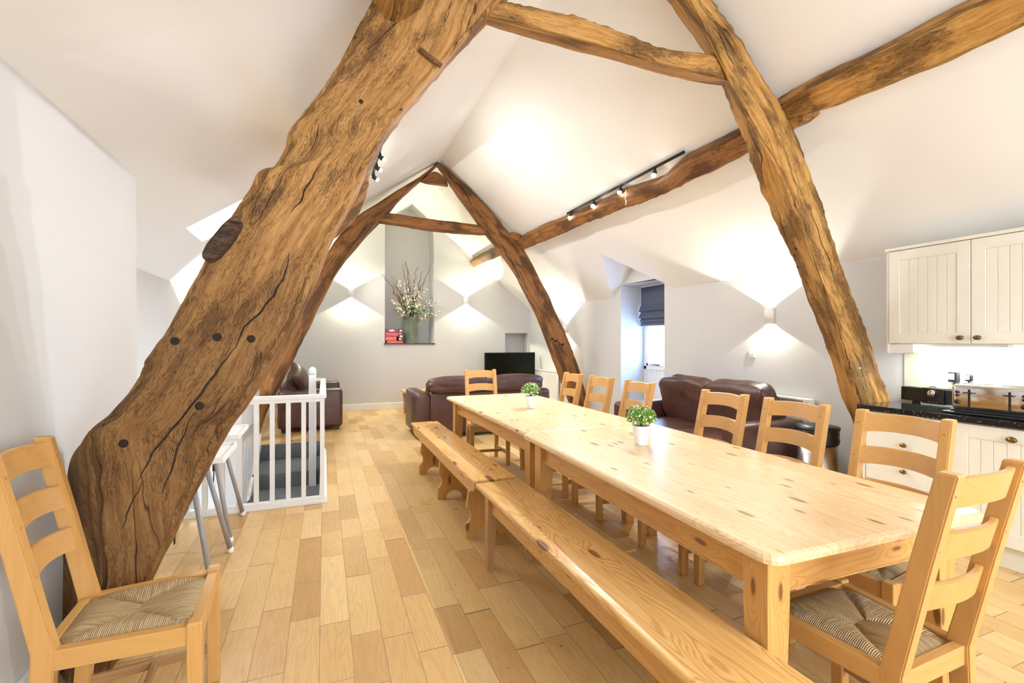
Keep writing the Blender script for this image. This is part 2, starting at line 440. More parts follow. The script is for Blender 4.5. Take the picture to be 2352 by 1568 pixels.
    def build(s, name, mat, parent=None, loc=None):
        me = bpy.data.meshes.new(name)
        if s.mats:
            for m in s.mats: me.materials.append(m)
        else: me.materials.append(mat)
        s.bm.to_mesh(me); s.bm.free()
        o = bpy.data.objects.new(name, me); COL.objects.link(o)
        if parent is not None: o.parent = parent
        if loc is not None: o.location = loc
        return o

def tag(o, label, cat, group=None):
    o['label'] = label; o['category'] = cat
    if group: o['group'] = group
    return o

def thing(name, label, cat, loc=(0, 0, 0), rz=0.0, group=None):
    o = bpy.data.objects.new(name, None); COL.objects.link(o); o.empty_display_size = .1
    o.location = loc; o.rotation_euler = (0, 0, rz)
    return tag(o, label, cat, group)

def struct(o): o['kind'] = 'structure'; return o

def dup(root, loc, rz, label, group=None):
    r = root.copy(); COL.objects.link(r); r.location = loc; r.rotation_euler = (0, 0, rz); r['label'] = label
    if group: r['group'] = group
    for ch in list(root.children):
        c = ch.copy(); COL.objects.link(c); c.parent = r
        for g in list(ch.children):
            d = g.copy(); COL.objects.link(d); d.parent = c
    return r

# ------------------------------------------------------------------ room shell
XW, XL, XN, YB, YF, YC = 4.41, -1.537, -1.044, 9.90, -2.4, 3.44
ZE = zR(XW)
HX0, HX1, HY0, HY1 = -1.50, -.03, 4.44, 7.05      # stairwell opening

f = MB()
for x0, x1, y0, y1 in ((-1.6, 4.95, YF - .1, HY0), (HX1, 4.95, HY0, HY1), (-1.6, 4.95, HY1, YB + .5), (-1.6, HX0, HY0, HY1)):
    f.b2((x0, y0, -.12), (x1, y1, 0))
struct(f.build('floor', M['floor']))

# gable wall with the tall niche and the television niche
NX0, NX1, NZ, NY = 1.152, 2.171, 1.354, YB + .45
TX0, TX1, TZ0, TZ1, TY = 3.79, 4.348, .95, 1.58, YB + .28
w = MB(); q = []
def yp(x0, z0, x1, z1, x2=None): q.append([(x0, YB, z0), (x1, YB, z0), (x1, YB, z1), (x0, YB, z1)])
q.append([(XL - .1, YB, 0), (NX0, YB, 0), (NX0, YB, zL(NX0)), (XL - .1, YB, zL(XL - .1))])
yp(NX0, 0, NX1, NZ)
q.append([(NX1, YB, 0), (TX0, YB, 0), (TX0, YB, zR(TX0)), (NX1, YB, zR(NX1))])
yp(TX0, 0, TX1, TZ0)
q.append([(TX0, YB, TZ1), (TX1, YB, TZ1), (TX1, YB, zR(TX1)), (TX0, YB, zR(TX0))])
q.append([(TX1, YB, 0), (XW + .1, YB, 0), (XW + .1, YB, zR(XW + .1)), (TX1, YB, zR(TX1))])
# niche linings
q.append([(NX0, YB, NZ), (NX0, NY, NZ), (NX0, NY, zL(NX0)), (NX0, YB, zL(NX0))])
q.append([(NX1, YB, NZ), (NX1, NY, NZ), (NX1, NY, zR(NX1)), (NX1, YB, zR(NX1))])
q.append([(NX0, YB, NZ), (NX1, YB, NZ), (NX1, NY, NZ), (NX0, NY, NZ)])
q.append([(NX0, NY, NZ), (NX1, NY, NZ), (NX1, NY, zR(NX1)), (XR, NY, ZR), (NX0, NY, zL(NX0))])
for z in (TZ0, TZ1): q.append([(TX0, YB, z), (TX1, YB, z), (TX1, TY, z), (TX0, TY, z)])
for x in (TX0, TX1): q.append([(x, YB, TZ0), (x, TY, TZ0), (x, TY, TZ1), (x, YB, TZ1)])
q.append([(TX0, TY, TZ0), (TX1, TY, TZ0), (TX1, TY, TZ1), (TX0, TY, TZ1)])
w.faces(q); struct(w.build('wall_back', M['wall']))

# right wall, pierced by the deep window recess under the small gabled dormer
WY0, WY1, WZ = 5.297, 6.334, 2.285
DA = Vector((3.727, 5.85, zR(3.727))); DY0, DY1 = 5.08, 6.58
ZD = DA.z
def dz(y): return ZD - (ZD - ZE) * (y - 5.85) / (DY1 - 5.85) if y > 5.85 else ZD - (ZD - ZE) * (5.85 - y) / (5.85 - DY0)
w = MB(); q = []
q.append([(XW, YF, 0), (XW, DY0, 0), (XW, DY0, ZE), (XW, YF, ZE)])
q.append([(XW, DY0, 0), (XW, WY0, 0), (XW, WY0, dz(WY0)), (XW, DY0, ZE)])
q.append([(XW, WY0, WZ), (XW, WY1, WZ), (XW, WY1, dz(WY1)), (XW, 5.85, ZD), (XW, WY0, dz(WY0))])
q.append([(XW, WY1, 0), (XW, DY1, 0), (XW, DY1, ZE), (XW, WY1, dz(WY1))])
q.append([(XW, DY1, 0), (XW, YB, 0), (XW, YB, ZE), (XW, DY1, ZE)])
XO = 4.93
q.append([(XW, WY0, 0), (XO, WY0, 0), (XO, WY0, WZ), (XW, WY0, WZ)])
q.append([(XW, WY1, 0), (XO, WY1, 0), (XO, WY1, WZ), (XW, WY1, WZ)])
q.append([(XW, WY0, WZ), (XO, WY0, WZ), (XO, WY1, WZ), (XW, WY1, WZ)])
w.faces(q); struct(w.build('wall_right', M['wall']))

# left: a deep block beside the camera, then the low eaves wall further back that also lines the stairwell
w = MB(); w.prism([(XN, 0), (XN, zL(XN)), (-1.7, zL(-1.7)), (-1.7, 0)], YF, YC, 1)
struct(w.build('wall_left', M['wall']))
w = MB(); w.b2((XL - .1, YC, -2.7), (XL, YB, zL(XL))); struct(w.build('wall_left_eaves', M['wall']))
# stairwell lining
w = MB()
w.b2((XL, HY0 - .1, -2.7), (HX1 + .1, HY0, -.12)); w.b2((HX1, HY0, -2.7), (HX1 + .1, HY1 + .1, -.12)); w.b2((XL, HY1, -2.7), (HX1, HY1 + .1, -.12))
struct(w.build('wall_stairwell', M['white']))
w = MB(); w.b2((-.90, 5.30, -2.7), (-.80, HY1, 1.06)); w.b2((-.915, 5.28, 1.06), (-.785, HY1, 1.085), .004)
struct(w.build('wall_stair_side', M['white']))

# rear wall behind the camera, with a big opening added for fill light
w = MB(); q = []
RX0, RX1, RZ0, RZ1 = .5, 3.6, .5, 2.9
q.append([(-1.7, YF, 0), (RX0, YF, 0), (RX0, YF, zL(RX0)), (-1.7, YF, zL(-1.7))])
q.append([(RX0, YF, 0), (RX1, YF, 0), (RX1, YF, RZ0), (RX0, YF, RZ0)])
q.append([(RX0, YF, RZ1), (RX1, YF, RZ1), (RX1, YF, zR(RX1)), (XR, YF, ZR), (RX0, YF, zL(RX0))])
q.append([(RX1, YF, 0), (XW, YF, 0), (XW, YF, ZE), (RX1, YF, zR(RX1))])
w.faces(q); struct(w.build('wall_rear', M['wall']))

# ceiling: two roof planes, skylight hole on the left, dormer hole on the right
k1, k2 = roofL(427, 524), roofL(463, 556)
SKX0, SKX1, SKY0, SKY1 = k1.x, -.40, k1.y, k2.y
c = MB(); q = []
def cl(x0, x1, y0, y1): q.append([(x0, y0, zL(x0)), (x1, y0, zL(x1)), (x1, y1, zL(x1)), (x0, y1, zL(x0))])
cl(-1.7, SKX0, YF, YB + .5); cl(SKX0, SKX1, YF, SKY0); cl(SKX0, SKX1, SKY1, YB + .5); cl(SKX1, XR, YF, YB + .5)
def P(x, y): return (x, y, zR(x))
q.append([P(XR, YF), P(XW, YF), P(XW, DY0), tuple(DA), P(XR, 5.85)])
q.append([P(XR, 5.85), tuple(DA), P(XW, DY1), P(XW, YB + .5), P(XR, YB + .5)])
q.append([tuple(DA), P(XW, DY1), (XW, 5.85, ZD)]); q.append([tuple(DA), (XW, 5.85, ZD), P(XW, DY0)])
c.faces(q)
# skylight reveal
up = Vector((-SL, 0, 1)).normalized() * .16
def sk(x, y, k): v = Vector((x, y, zL(x))) + up * k; return tuple(v)
cor = [(SKX0, SKY0), (SKX1, SKY0), (SKX1, SKY1), (SKX0, SKY1)]
c.faces([[sk(*cor[i], 0), sk(*cor[(i + 1) % 4], 0), sk(*cor[(i + 1) % 4], 1), sk(*cor[i], 1)] for i in range(4)])
struct(c.build('ceiling', M['ceil']))

def skylight():
    root = MB(); root.faces([[sk(*p, .9) for p in cor]]); o = struct(root.build('window_2', M['glass']))
    fr = MB()
    for i in range(4):
        a = Vector(sk(*cor[i], .95)); b = Vector(sk(*cor[(i + 1) % 4], .95)); fr.tube([a, b], .018, 4)
    fr.build('window_frame', M['white'], o)
skylight()

def dormer_window():
    o = MB(); XP = 4.86
    o.b2((XP, WY0, .94), (XP + .06, WY1, 1.0), .004)
    o.b2((XP, WY0, 0), (XP + .06, WY0 + .06, WZ), .004); o.b2((XP, WY1 - .06, 0), (XP + .06, WY1, WZ), .004); o.b2((XP, WY0, WZ - .06), (XP + .06, WY1, WZ), .004)
    o.b2((XP, 5.78, 1.0), (XP + .05, 5.84, WZ - .06), .004)
    o.b2((XP - .012, 5.86, 1.0), (XP + .02, WY1 - .075, 1.045), .004); o.b2((XP - .012, WY1 - .115, 1.0), (XP + .02, WY1 - .075, WZ - .08), .004)
    o = struct(o.build('window_1', M['white']))
    p = MB(); p.b2((XP + .02, WY0 + .05, 1.0), (XP + .03, WY1 - .05, WZ - .05)); p.build('window_pane', M['glass'], o)
    p = MB()
    y = WY0 + .06
    while y < WY1 - .07:
        p.b2((XP + .015, y + .002, .0), (XP + .04, min(y + .085, WY1 - .06), .94), .004); y += .087
    p.build('boarded_panel', M['white'], o)
    p = MB(); p.b2((XP - .035, 5.95, 1.012), (XP - .012, 6.0, 1.03), .003); p.tube([(XP - .03, 5.97, 1.022), (XP - .035, 6.09, 1.026)], .006); p.build('latch', M['black'], o)
dormer_window()

b = MB(); b.b2((XL, YB - .018, 0), (TX0 + .65, YB, .13), .004); struct(b.build('baseboard_back', M['white']))
b = MB(); b.b2((XW - .016, DY1 - .2, 0), (XW, YB - .02, .13), .004); b.b2((XW - .016, 2.4, 0), (XW, WY0, .13), .004); struct(b.build('baseboard_right', M['white']))
b = MB(); b.b2((XN, YF, 0), (XN + .018, YC, .15), .004); struct(b.build('baseboard_left', M['white']))
b = MB(); b.b2((XN, -1.0, .36), (XN + .03, 2.05, .60), .004); b.b2((XN, -1.0, .65), (XN + .05, 2.05, .68), .004); struct(b.build('trim_1', M['white']))
t = MB(); pts = []
for i in range(15):
    x = 1.128 + (2.19 - 1.128) * i / 14; pts.append((x, YB - .022 - .012 * noise.noise(Vector((x * 9, 3, 1)))))
t.prism(pts + [(2.19, YB + .02), (1.128, YB + .02)], NZ - .024, NZ + .001, 2); struct(t.build('trim_2', M['slate']))

# ------------------------------------------------------------------ old timbers
def catmull(ps, n):
    """ps: list of tuples of Vectors -> resampled list"""
    out = []; m = len(ps)
    for i in range(m - 1):
        p0, p1, p2, p3 = ps[max(i - 1, 0)], ps[i], ps[i + 1], ps[min(i + 2, m - 1)]
        for k in range(n):
            t = k / n; r = []
            for a, b_, c_, d in zip(p0, p1, p2, p3):
                r.append(.5 * ((2 * b_) + (c_ - a) * t + (2 * a - 5 * b_ + 4 * c_ - d) * t * t + (3 * b_ - a - 3 * c_ + d) * t ** 3))
            out.append(tuple(r))
    out.append(ps[-1]); return out

def timber(stations, name, mat, label, cat='beam', n=10, ar=10, rough=.012, rag=.02, rnd=.12, seed=1, cam=True, flutes=0.0):
    """stations: list of 4-corner sections in order; rounded, roughened, lofted to one mesh"""
    st = catmull([tuple(Vector(c) for c in s) for s in stations], n)
    rings, gcs = [], []; run = 0.0; prev = None
    for si, s4 in enumerate(st):
        cen = sum(s4, Vector()) / 4
        if prev is not None: run += (cen - prev).length
        prev = cen
        ring, gr = [], []
        ed = [(s4[(i + 1) % 4] - s4[i]).length for i in range(4)]
        acc = 0.0
        for i in range(4):
            a, b_ = s4[i], s4[(i + 1) % 4]
            for k in range(ar):
                t = k / ar; p = a.lerp(b_, t)
                e = min(t, 1 - t)                               # distance to corner -> round the arris
                pull = max(0, rnd - e) / rnd if rnd else 0
                p = p.lerp(cen, .10 * pull * pull)
                dirv = (p - cen); L = dirv.length; dirv /= max(L, 1e-6)
                s_ = Vector((run * 1.6, acc + t * ed[i] + seed * 5.3, seed * 2.7))
                d1 = noise.fractal(Vector((run * 2.3, i + t * 1.5 + seed * 9, seed)), 1.0, 2.0, 3) * rough
                d2 = noise.noise(Vector((run * 9, (i + t) * 5 + seed, 3.1))) * rough * .5
                rg = noise.noise(Vector((run * 16 + i * 3.3, seed * 1.7, i * 7.7))) * rag * pull
                rg += abs(noise.noise(Vector((run * 38, i * 5.1, seed)))) * -rag * .7 * pull
                fl = flutes * noise.noise(Vector((run * .5, (i + t) * 6.5, seed * 3.3))) if flutes else 0
                p = p + dirv * (d1 + d2 + rg + fl)
                ring.append(p); gr.append(Vector((run, acc + t * ed[i] + seed * 11.0, (i % 2) * .35 + seed * 3.0)))
            acc += ed[i]
        rings.append(ring); gcs.append(gr)
    b = MB(); b.loft(rings, True, True, True, gcs)
    o = b.build(name, mat); me = o.data
    tag(o, label, cat)
    return o

YN0, YN1 = 2.385, 2.635        # near frame, front and back planes
def N0(p): return on(p[0], p[1], 1, YN0)
def N1(p): return on(p[0], p[1], 1, YN1)
def back(v, y): return Vector((v.x, y, v.z))

L = [((165, 1566), (236, 1566), (118, 1540)), ((236, 1340), (335, 1340), (125, 1440)), ((222, 1180), (412, 1180), (136, 1240)),
     ((206, 1005), (503, 1005), (165, 1050)), ((250, 950), (545, 945), None), ((302, 882), (590, 880), None), ((338, 820), (630, 815), None), ((378, 752), (672, 745), None),
     ((442, 640), (729, 620), None), ((500, 535), (769, 525), None), ((570, 440), (821, 428), None), ((590, 398), (842, 385), None),
     ((608, 384), (857, 358), None), ((628, 382), (872, 332), None), ((655, 338), (891, 296), None), ((664, 296), (915, 262), None), ((700, 250), (938, 232), None),
     ((760, 170), (997, 162), None), ((800, 105), (1048, 106), None), ((838, 30), (1115, 36), None),
     ((900, -80), (1215, -76), None), ((985, -180), (1310, -175), None), ((1120, -262), (1400, -262), None)]
st = []
for o_, i_, ob in L:
    a, b_ = N0(o_), N0(i_)
    d = N1(ob) if ob else back(a, YN1)
    st.append((a, b_, back(b_, YN1), d))
nearL = timber(st, 'cruck_blade', M['tbig'], 'massive leaning oak cruck beam with peg holes crossing the left foreground', n=16, ar=24, rough=.012, rag=.028, seed=1, flutes=.014)

R_ = [((1590, -262), (1430, -262), (1380, -262)), ((1606, -120), (1500, -120), (1452, -120)), ((1644, 0), (1583, 0), (1530, 0)), ((1702, 80), (1624, 80), (1588, 80)), ((1768, 188), (1678, 188), (1654, 188)),
      ((1806, 250), (1708, 250), (1682, 256)), ((1835, 313), (1742, 313), (1704, 313)), ((1868, 402), (1797, 402), (1735, 402)), ((1904, 503), (1838, 505), (1773, 500)), ((1936, 605), (1874, 615), (1825, 610)),
      ((1963, 678), (1900, 685), (1856, 690)), ((1996, 765), (1930, 775), (1888, 768)), ((2014, 815), (1943, 820), (1906, 820)), ((2030, 868), (1957, 868), (1921, 868)), ((2048, 918), (1973, 918), (1936, 918)), ((2062, 980), (1995, 990), (1965, 985)), ((2085, 1060), (2015, 1080), (1995, 1055))]
st = []
for o_, i_, ib in R_:
    a, b_ = N0(o_), N0(i_); st.append((a, b_, N1(ib), Vector((a.x - .02, YN1, a.z))))
# foot on the floor
ft = st[-1]; st[-1] = tuple(Vector((v.x, v.y, max(0.0, min(v.z, .002)))) for v in ft)
nearR = timber(st, 'cruck_blade', M['tright'], 'tall right oak cruck beam standing behind the end of the black worktop', n=16, ar=18, rough=.012, rag=.026, seed=2, flutes=.016)

Cn = [((1120, -12), (1085, 28), (1072, 40)), ((1166, 0), (1120, 42), (1099, 53)), ((1230, 12), (1205, 63), (1200, 86)), ((1300, 29), (1300, 88), (1300, 114)), ((1375, 50), (1375, 108), (1375, 132)),
      ((1448, 76), (1448, 130), (1448, 152)), ((1524, 107), (1524, 151), (1524, 174)), ((1613, 118), (1613, 173), (1613, 193)), ((1672, 124), (1672, 186), (1672, 199))]
st = []
for a, b_, c_ in Cn:
    A = on(*a, 1, 2.43); B = on(*b_, 1, 2.43); C_ = on(*c_, 1, 2.60); st.append((A, B, C_, back(A, 2.60)))
timber(st, 'collar_beam', M['tnear'], 'curved oak collar beam joining the two near cruck beams overhead', n=10, ar=8, rough=.008, rag=.012, seed=3)

# far frame
YF0, YF1 = 7.30, 7.50
FL = [((1003, 374), (1006, 380)), ((990, 385), (996, 391)), ((959, 408), (973, 412)), ((913, 436), (946, 436)), ((867, 466), (914, 466)), ((829, 489), (896, 489)), ((795, 520), (866, 520)), ((765, 560), (826, 563)),
      ((722, 618), (782, 618)), ((672, 698), (738, 698)), ((640, 756), (710, 756)), ((608, 825), (676, 825)), ((583, 887), (645, 887)), ((566, 960), (612, 950)), ((558, 1016), (592, 1016))]
st = []
for o_, i_ in FL:
    a = on(*o_, 1, YF0); b2_ = on(*i_, 1, YF1); b_ = on(i_[0] - 6, i_[1] - 3, 1, YF0); st.append((a, b_, b2_, back(a, YF1)))
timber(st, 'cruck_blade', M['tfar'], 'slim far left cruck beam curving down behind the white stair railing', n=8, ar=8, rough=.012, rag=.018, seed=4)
FR = [((1006, 371), (1001, 378)), ((1018, 376), (1006, 388)), ((1046, 402), (1017, 406)), ((1080, 432), (1035, 432)), ((1140, 495), (1080, 495)), ((1175, 538), (1111, 538)), ((1209, 579), (1143, 579)), ((1233, 624), (1175, 624)), ((1260, 675), (1203, 675)),
      ((1277, 714), (1224, 714)), ((1299, 760), (1243, 762)), ((1323, 822), (1266, 822)), ((1337, 863), (1282, 866)), ((1352, 920), (1303, 920)), ((1366, 966), (1322, 966))]
st = []
for o_, i_ in FR:
    a = on(*o_, 1, YF0); b2_ = on(*i_, 1, YF1); b_ = on(i_[0] + 12, i_[1], 1, YF0); st.append((a, b_, b2_, Vector((a.x - .04, YF1, a.z))))
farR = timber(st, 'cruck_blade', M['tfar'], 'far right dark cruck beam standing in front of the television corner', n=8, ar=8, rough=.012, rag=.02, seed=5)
FC = [((880, 487), (866, 514)), ((913, 491), (913, 520)), ((950, 496), (950, 526)), ((990, 502), (990, 532)), ((1051, 510), (1051, 538)), ((1097, 516), (1100, 541)), ((1112, 520), (1116, 540))]
st = []
for a, b_ in FC:
    A = on(*a, 1, 7.36); B = on(b_[0], b_[1] - 4, 1, 7.36); C_ = on(*b_, 1, 7.48); st.append((A, B, C_, back(A, 7.48)))
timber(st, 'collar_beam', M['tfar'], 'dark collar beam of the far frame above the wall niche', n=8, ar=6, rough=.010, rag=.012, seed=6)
st = []
for a, b_ in (((982, 403), (967, 414)), ((997, 393), (985, 419)), ((1012, 399), (1012, 422)), ((1024, 410), (1030, 426))):
    A = on(*a, 1, 7.38); B = on(*b_, 1, 7.38); st.append((A, B, back(B, 7.49), back(A, 7.49)))
timber(st, 'yoke', M['tfar'], 'short yoke timber under the peak of the far frame', n=6, ar=6, rough=.006, rag=.008, seed=7)

# purlins along the right slope
nR = Vector((-SR, 0, -1)).normalized()       # into the room
def interp(tab, y):
    tab = sorted(tab)
    if y <= tab[0][0]: return tab[0][1]
    for (a, va), (b_, vb) in zip(tab, tab[1:]):
        if y <= b_: return va.lerp(vb, (y - a) / (b_ - a))
    return tab[-1][1]
def purlin(top, bot, y0, y1, n, name, mat, label, seed, dep=.17):
    T = [(roofR(*p).y, roofR(*p)) for p in top]; B = [(roofR(p[0], p[1], dep * 1.283).y, roofR(p[0], p[1], dep * 1.283)) for p in bot]
    st = []
    for i in range(n + 1):
        y = y0 + (y1 - y0) * i / n
        t = interp(T, y); bi = interp(B, y); t = Vector((t.x, y, t.z)); bi = Vector((bi.x, y, bi.z))
        st.append((t, t + nR * (dep * .8), bi, bi - nR * dep))
    return timber(st, name, mat, label, n=6, ar=8, rough=.010, rag=.016, seed=seed)
purlin([(1796, 219), (1881, 172), (1962, 130), (2033, 98), (2118, 49), (2221, 0)], [(1814, 268), (1881, 259), (1922, 248), (2038, 201), (2194, 139), (2352, 63)],
       2.46, -2.36, 20, 'purlin', M['tright'], 'thick purlin running from the right cruck beam out over the kitchen cabinets', 8)
midp = purlin([(1191, 544), (1239, 518), (1303, 492), (1376, 460), (1453, 424), (1523, 402), (1573, 356), (1622, 331), (1694, 293)],
       [(1204, 574), (1255, 554), (1303, 533), (1344, 515), (1437, 480), (1504, 458), (1574, 424), (1638, 396), (1718, 353)], 7.42, 2.52, 26, 'purlin', M['tfar'], 'long purlin under the track spotlights between the two right cruck beams', 9)
purlin([(1089, 590), (1134, 566)], [(1096, 611), (1147, 589)], 9.88, 7.45, 6, 'purlin', M['peg'], 'short pale purlin stub reaching from the far frame to the end wall', 10, .15)
# purlins along the left slope
def lp(px, py, y): return on(px, py, 1, y)
st = []
for px, py, y in ((846, 286, 2.60), (852, 330, 3.0), (854, 395, 3.6), (854, 400, 3.9), (850, 425, 4.4), (842, 458, 5.0), (829, 489, 5.7), (812, 512, 6.4), (781, 540, 7.36)):
    b_ = lp(px, py, y); nn = Vector((.57, 0, -.82)); sl = Vector((-.82, 0, -.57))
    dd = (zL(b_.x) - b_.z) * .82
    kk = max(.25, min(1, (y - 2.2) / 1.7)); t = b_ - nn * min(.24 * kk, max(.1, dd - .01) if kk == 1 else 9)
    st.append((b_, t, t + sl * .2 * kk, b_ + sl * .2 * kk))
timber(st, 'wind_brace', M['tnear'], 'yellowish curved brace glimpsed between the big left cruck beam and the far frame', n=6, ar=8, rough=.010, rag=.014, seed=11)
st = []
for y in (2.40, 2.3, 2.0, 1.4, .7, .0, -1.0, -2.36):
    st.append((Vector((.32, y, 2.96)), Vector((.47, y, 3.09)), Vector((.34, y, 3.22)), Vector((.18, y, 3.10))))
timber(st, 'purlin', M['tnear'], 'purlin end meeting the top of the big left cruck beam', n=6, ar=8, rough=.01, rag=.012, seed=12)

# loose fittings of the timbers: pegs, holes, cleat
from mathutils.bvhtree import BVHTree
def bvh_of(o):
    me = o.data; return BVHTree.FromPolygons([v.co.copy() for v in me.vertices], [tuple(p.vertices) for p in me.polygons])
def disc(parent, name, px, py, r, mat, depth=.03, tilt=None):
    """a peg, hole or nail sitting in the timber surface where the eye line through px, py meets it"""
    t = BV.setdefault(parent.name, bvh_of(parent)); loc, nrm, _, _ = t.ray_cast(EYE, ray(px, py).normalized())
    if loc is None: return None
    b = MB(); b.lathe([(r * .2, .002), (r * .8, .0025), (r, .001), (r, -depth)], seg=16)
    o = b.build(name, mat, parent); o.rotation_mode = 'QUATERNION'; o.rotation_quaternion = nrm.to_track_quat('Z', 'Y'); o.location = loc; return o
def crack(parent, path, w0):
    """a dark open shake following the grain, let into the surface"""
    t = BV.setdefault(parent.name, bvh_of(parent)); pts = []
    dense = []
    for (a, b_), (c_, d) in zip(path, path[1:]):
        for k in range(10): dense.append((a + (c_ - a) * k / 10, b_ + (d - b_) * k / 10))
    dense.append(path[-1]); n = len(dense)
    L_, R2, LB, RB = [], [], [], []
    for k, (a, b_) in enumerate(dense):
        a += 5 * noise.noise(Vector((k * .22, w0 * 900, 1.5)))
        loc, nrm, _, _ = t.ray_cast(EYE, ray(a, b_).normalized())
        if loc is None: continue
        pts.append((loc, nrm, w0 * math.sin(PI * (k + .6) / (n + .2)) ** .6 * (.65 + .5 * abs(noise.noise(Vector((k * .5, w0 * 300, 7)))))))
    if len(pts) < 4: return
    rings = []
    for k, (p, nrm, w_) in enumerate(pts):
        d = pts[min(k + 1, len(pts) - 1)][0] - pts[max(k - 1, 0)][0]; sd = d.cross(nrm).normalized() * w_
        rings.append([p + sd + nrm * .0012, p - sd + nrm * .0012, p - sd * .6 - nrm * .012, p + sd * .6 - nrm * .012])
    b = MB(); b.loft(rings, True, True, False); b.build('shake_crack', M['hole'], parent)
BV = {}
for px, py, r in ((402, 783, .0155), (499, 774, .0165), (577, 778, .0155), (829, 233, .010)): disc(nearL, 'peg_hole', px, py, r * 1.1, M['hole'])
disc(nearL, 'nail', 284, 1018, .017, M['hole']); disc(nearL, 'nail', 458, 932, .018, M['hole'])
for path, w0 in (([(668, 580), (650, 640), (625, 682), (590, 725), (560, 752), (540, 800)], .0062), ([(543, 796), (500, 850), (452, 916), (400, 980), (352, 1040), (314, 1105)], .0066),
                 ([(446, 945), (415, 1010), (392, 1081), (370, 1135)], .0042), ([(737, 376), (705, 425), (690, 462), (668, 486)], .0042), ([(845, 115), (905, 60), (925, 40)], .003), ([(330, 1105), (300, 1160), (282, 1215)], .0034)): crack(nearL, path, w0)
p = on(1004, 148, 1, YN0 - .01); b = MB(); b.tube([p + Vector((-.09, -.004, .055)), p + Vector((0, -.012, 0)), p + Vector((.02, -.012, -.012))], .013, 8); b.build('peg', M['peg'], nearL)
cl_ = [(548, 498), (560, 516), (545, 548), (508, 594), (486, 606), (470, 598), (466, 586), (478, 562), (512, 520), (530, 504)]
pts = [on(*c_, 1, YN0) for c_ in cl_]
b = MB(); b.prism([(v.x, v.z) for v in pts], YN0 - .035, YN0 + .12, 1, .008, 0); b.build('cleat', M['tdark'], nearL)
for px, py, r in ((1828, 571, .012), (1826, 587, .011), (1832, 613, .012)): disc(nearR, 'peg_hole', px, py, r, M['hole'])
for path, w0 in (([(1700, 240), (1722, 300), (1748, 360), (1755, 420)], .0048), ([(1858, 470), (1880, 540), (1905, 600), (1918, 650)], .0042), ([(1958, 800), (1980, 850), (1996, 905)], .0050), ([(1930, 770), (1950, 830), (1962, 880)], .0034),
                 ([(1640, 40), (1665, 110), (1690, 160)], .0036), ([(1800, 330), (1818, 400), (1845, 450)], .0036), ([(1782, 470), (1800, 520), (1812, 560)], .0030), ([(1830, 640), (1855, 700), (1880, 760)], .0032)): crack(nearR, path, w0)
disc(nearR, 'bolt', 1975, 846, .010, M['chrome'])
for px, py in ((1268, 778), (1275, 783), (1291, 791)): disc(farR, 'peg_hole', px, py, .018, M['hole'])
for path, w0 in (([(1030, 400), (1060, 432), (1085, 470)], .010), ([(1150, 560), (1175, 600), (1195, 640)], .008)): crack(farR, path, w0)
b = MB(); a = on(1180, 545, 1, 7.33); b.box(a, (.17, .2, .12), .02, 0, rot=(0, .3, 0)); b.build('packing_block', M['tfar'], farR)
b = MB(); a = on(1838, 275, 1, 2.34)
b.prism([(-.05, .03), (.13, .075), (.14, .045), (.03, -.035), (-.03, -.03)], -.05, .08, 1, .004, 0, Matrix.Translation(a)); b.build('packing_block', M['tnear'], nearR)

# ------------------------------------------------------------------ dining tables
ZT = .775
def dining_table(cx, cy, L_, W_, rz, label, leg_mat=None, oh=.07):
    t = thing('dining_table', label, 'table', (cx, cy, 0), rz, 'pine dining tables in a row')
    b = MB(); pts = []; r = .05
    for sx, sy, a0 in ((1, 1, 0), (-1, 1, 90), (-1, -1, 180), (1, -1, 270)):
        for k in range(5):
            a = math.radians(a0 + 90 * k / 4); pts.append((sx * (W_ / 2 - r) + r * math.cos(a), sy * (L_ / 2 - r) + r * math.sin(a)))
    th = .036
    def ring(ins, z): return [Vector((x * (1 - ins / (W_ / 2)), y * (1 - ins / (L_ / 2)), z)) for x, y in pts]
    off = Vector((RND.uniform(0, 20), RND.uniform(0, 3) * 0, RND.uniform(0, 20)))
    rings = [ring(.012, ZT - th), ring(.002, ZT - th + .006), ring(0, ZT - .016), ring(.004, ZT - .006), ring(.014, ZT)]
    gcs = [[Vector((v.y, v.x, v.z)) + off for v in rr] for rr in rings]
    b.loft(rings, True, True, False, gcs); b.build('tabletop', M['pine'], t)
    lx, ly = W_ / 2 - oh - .045, L_ / 2 - .12
    for side in (-1, 1):
        b = MB(); b.box((side * (lx + .005), 0, ZT - th - .07), (.025, 2 * ly, .14), .002, 1); b.box((side * (lx + .012), 0, ZT - th - .137), (.018, 2 * ly - .09, .008), .003, 1); b.build('apron', M['pine2'], t)
        b = MB(); b.box((0, side * (ly + .005), ZT - th - .07), (2 * lx, .025, .14), .002, 0); b.box((0, side * (ly + .012), ZT - th - .137), (2 * lx - .09, .018, .008), .003, 0); b.build('apron', M['pine2'], t)
    for sx in (-1, 1):
        for sy in (-1, 1):
            b = MB(); w0, w1 = .046, .033; x, y = sx * lx, sy * ly
            # tapered on the inside faces only
            def sec(h_, z): return [Vector((x + sx * w0 - sx * 2 * h_ * (.5 - sx * a * .5) * 1.0 if False else x + (sx * w0 if a == sx else sx * (w0 - 2 * h_)), y + (sy * w0 if c_ == sy else sy * (w0 - 2 * h_)), z)) for a, c_ in ((-1, -1), (1, -1), (1, 1), (-1, 1))]
            b.loft([sec(w1, 0), sec(w0, ZT - th - .16), sec(w0, ZT - th)], True, True, False, grain=2); b.build('leg', M['pine2'], t)
    return t
dining_table(1.738, 1.925, 1.955, 1.065, math.radians(-1.6), 'near pine dining table, its worn top closest to the camera')
dining_table(1.765, 4.04, 2.25, 1.01, 0, 'far pine dining table, butted end to end behind the near one')

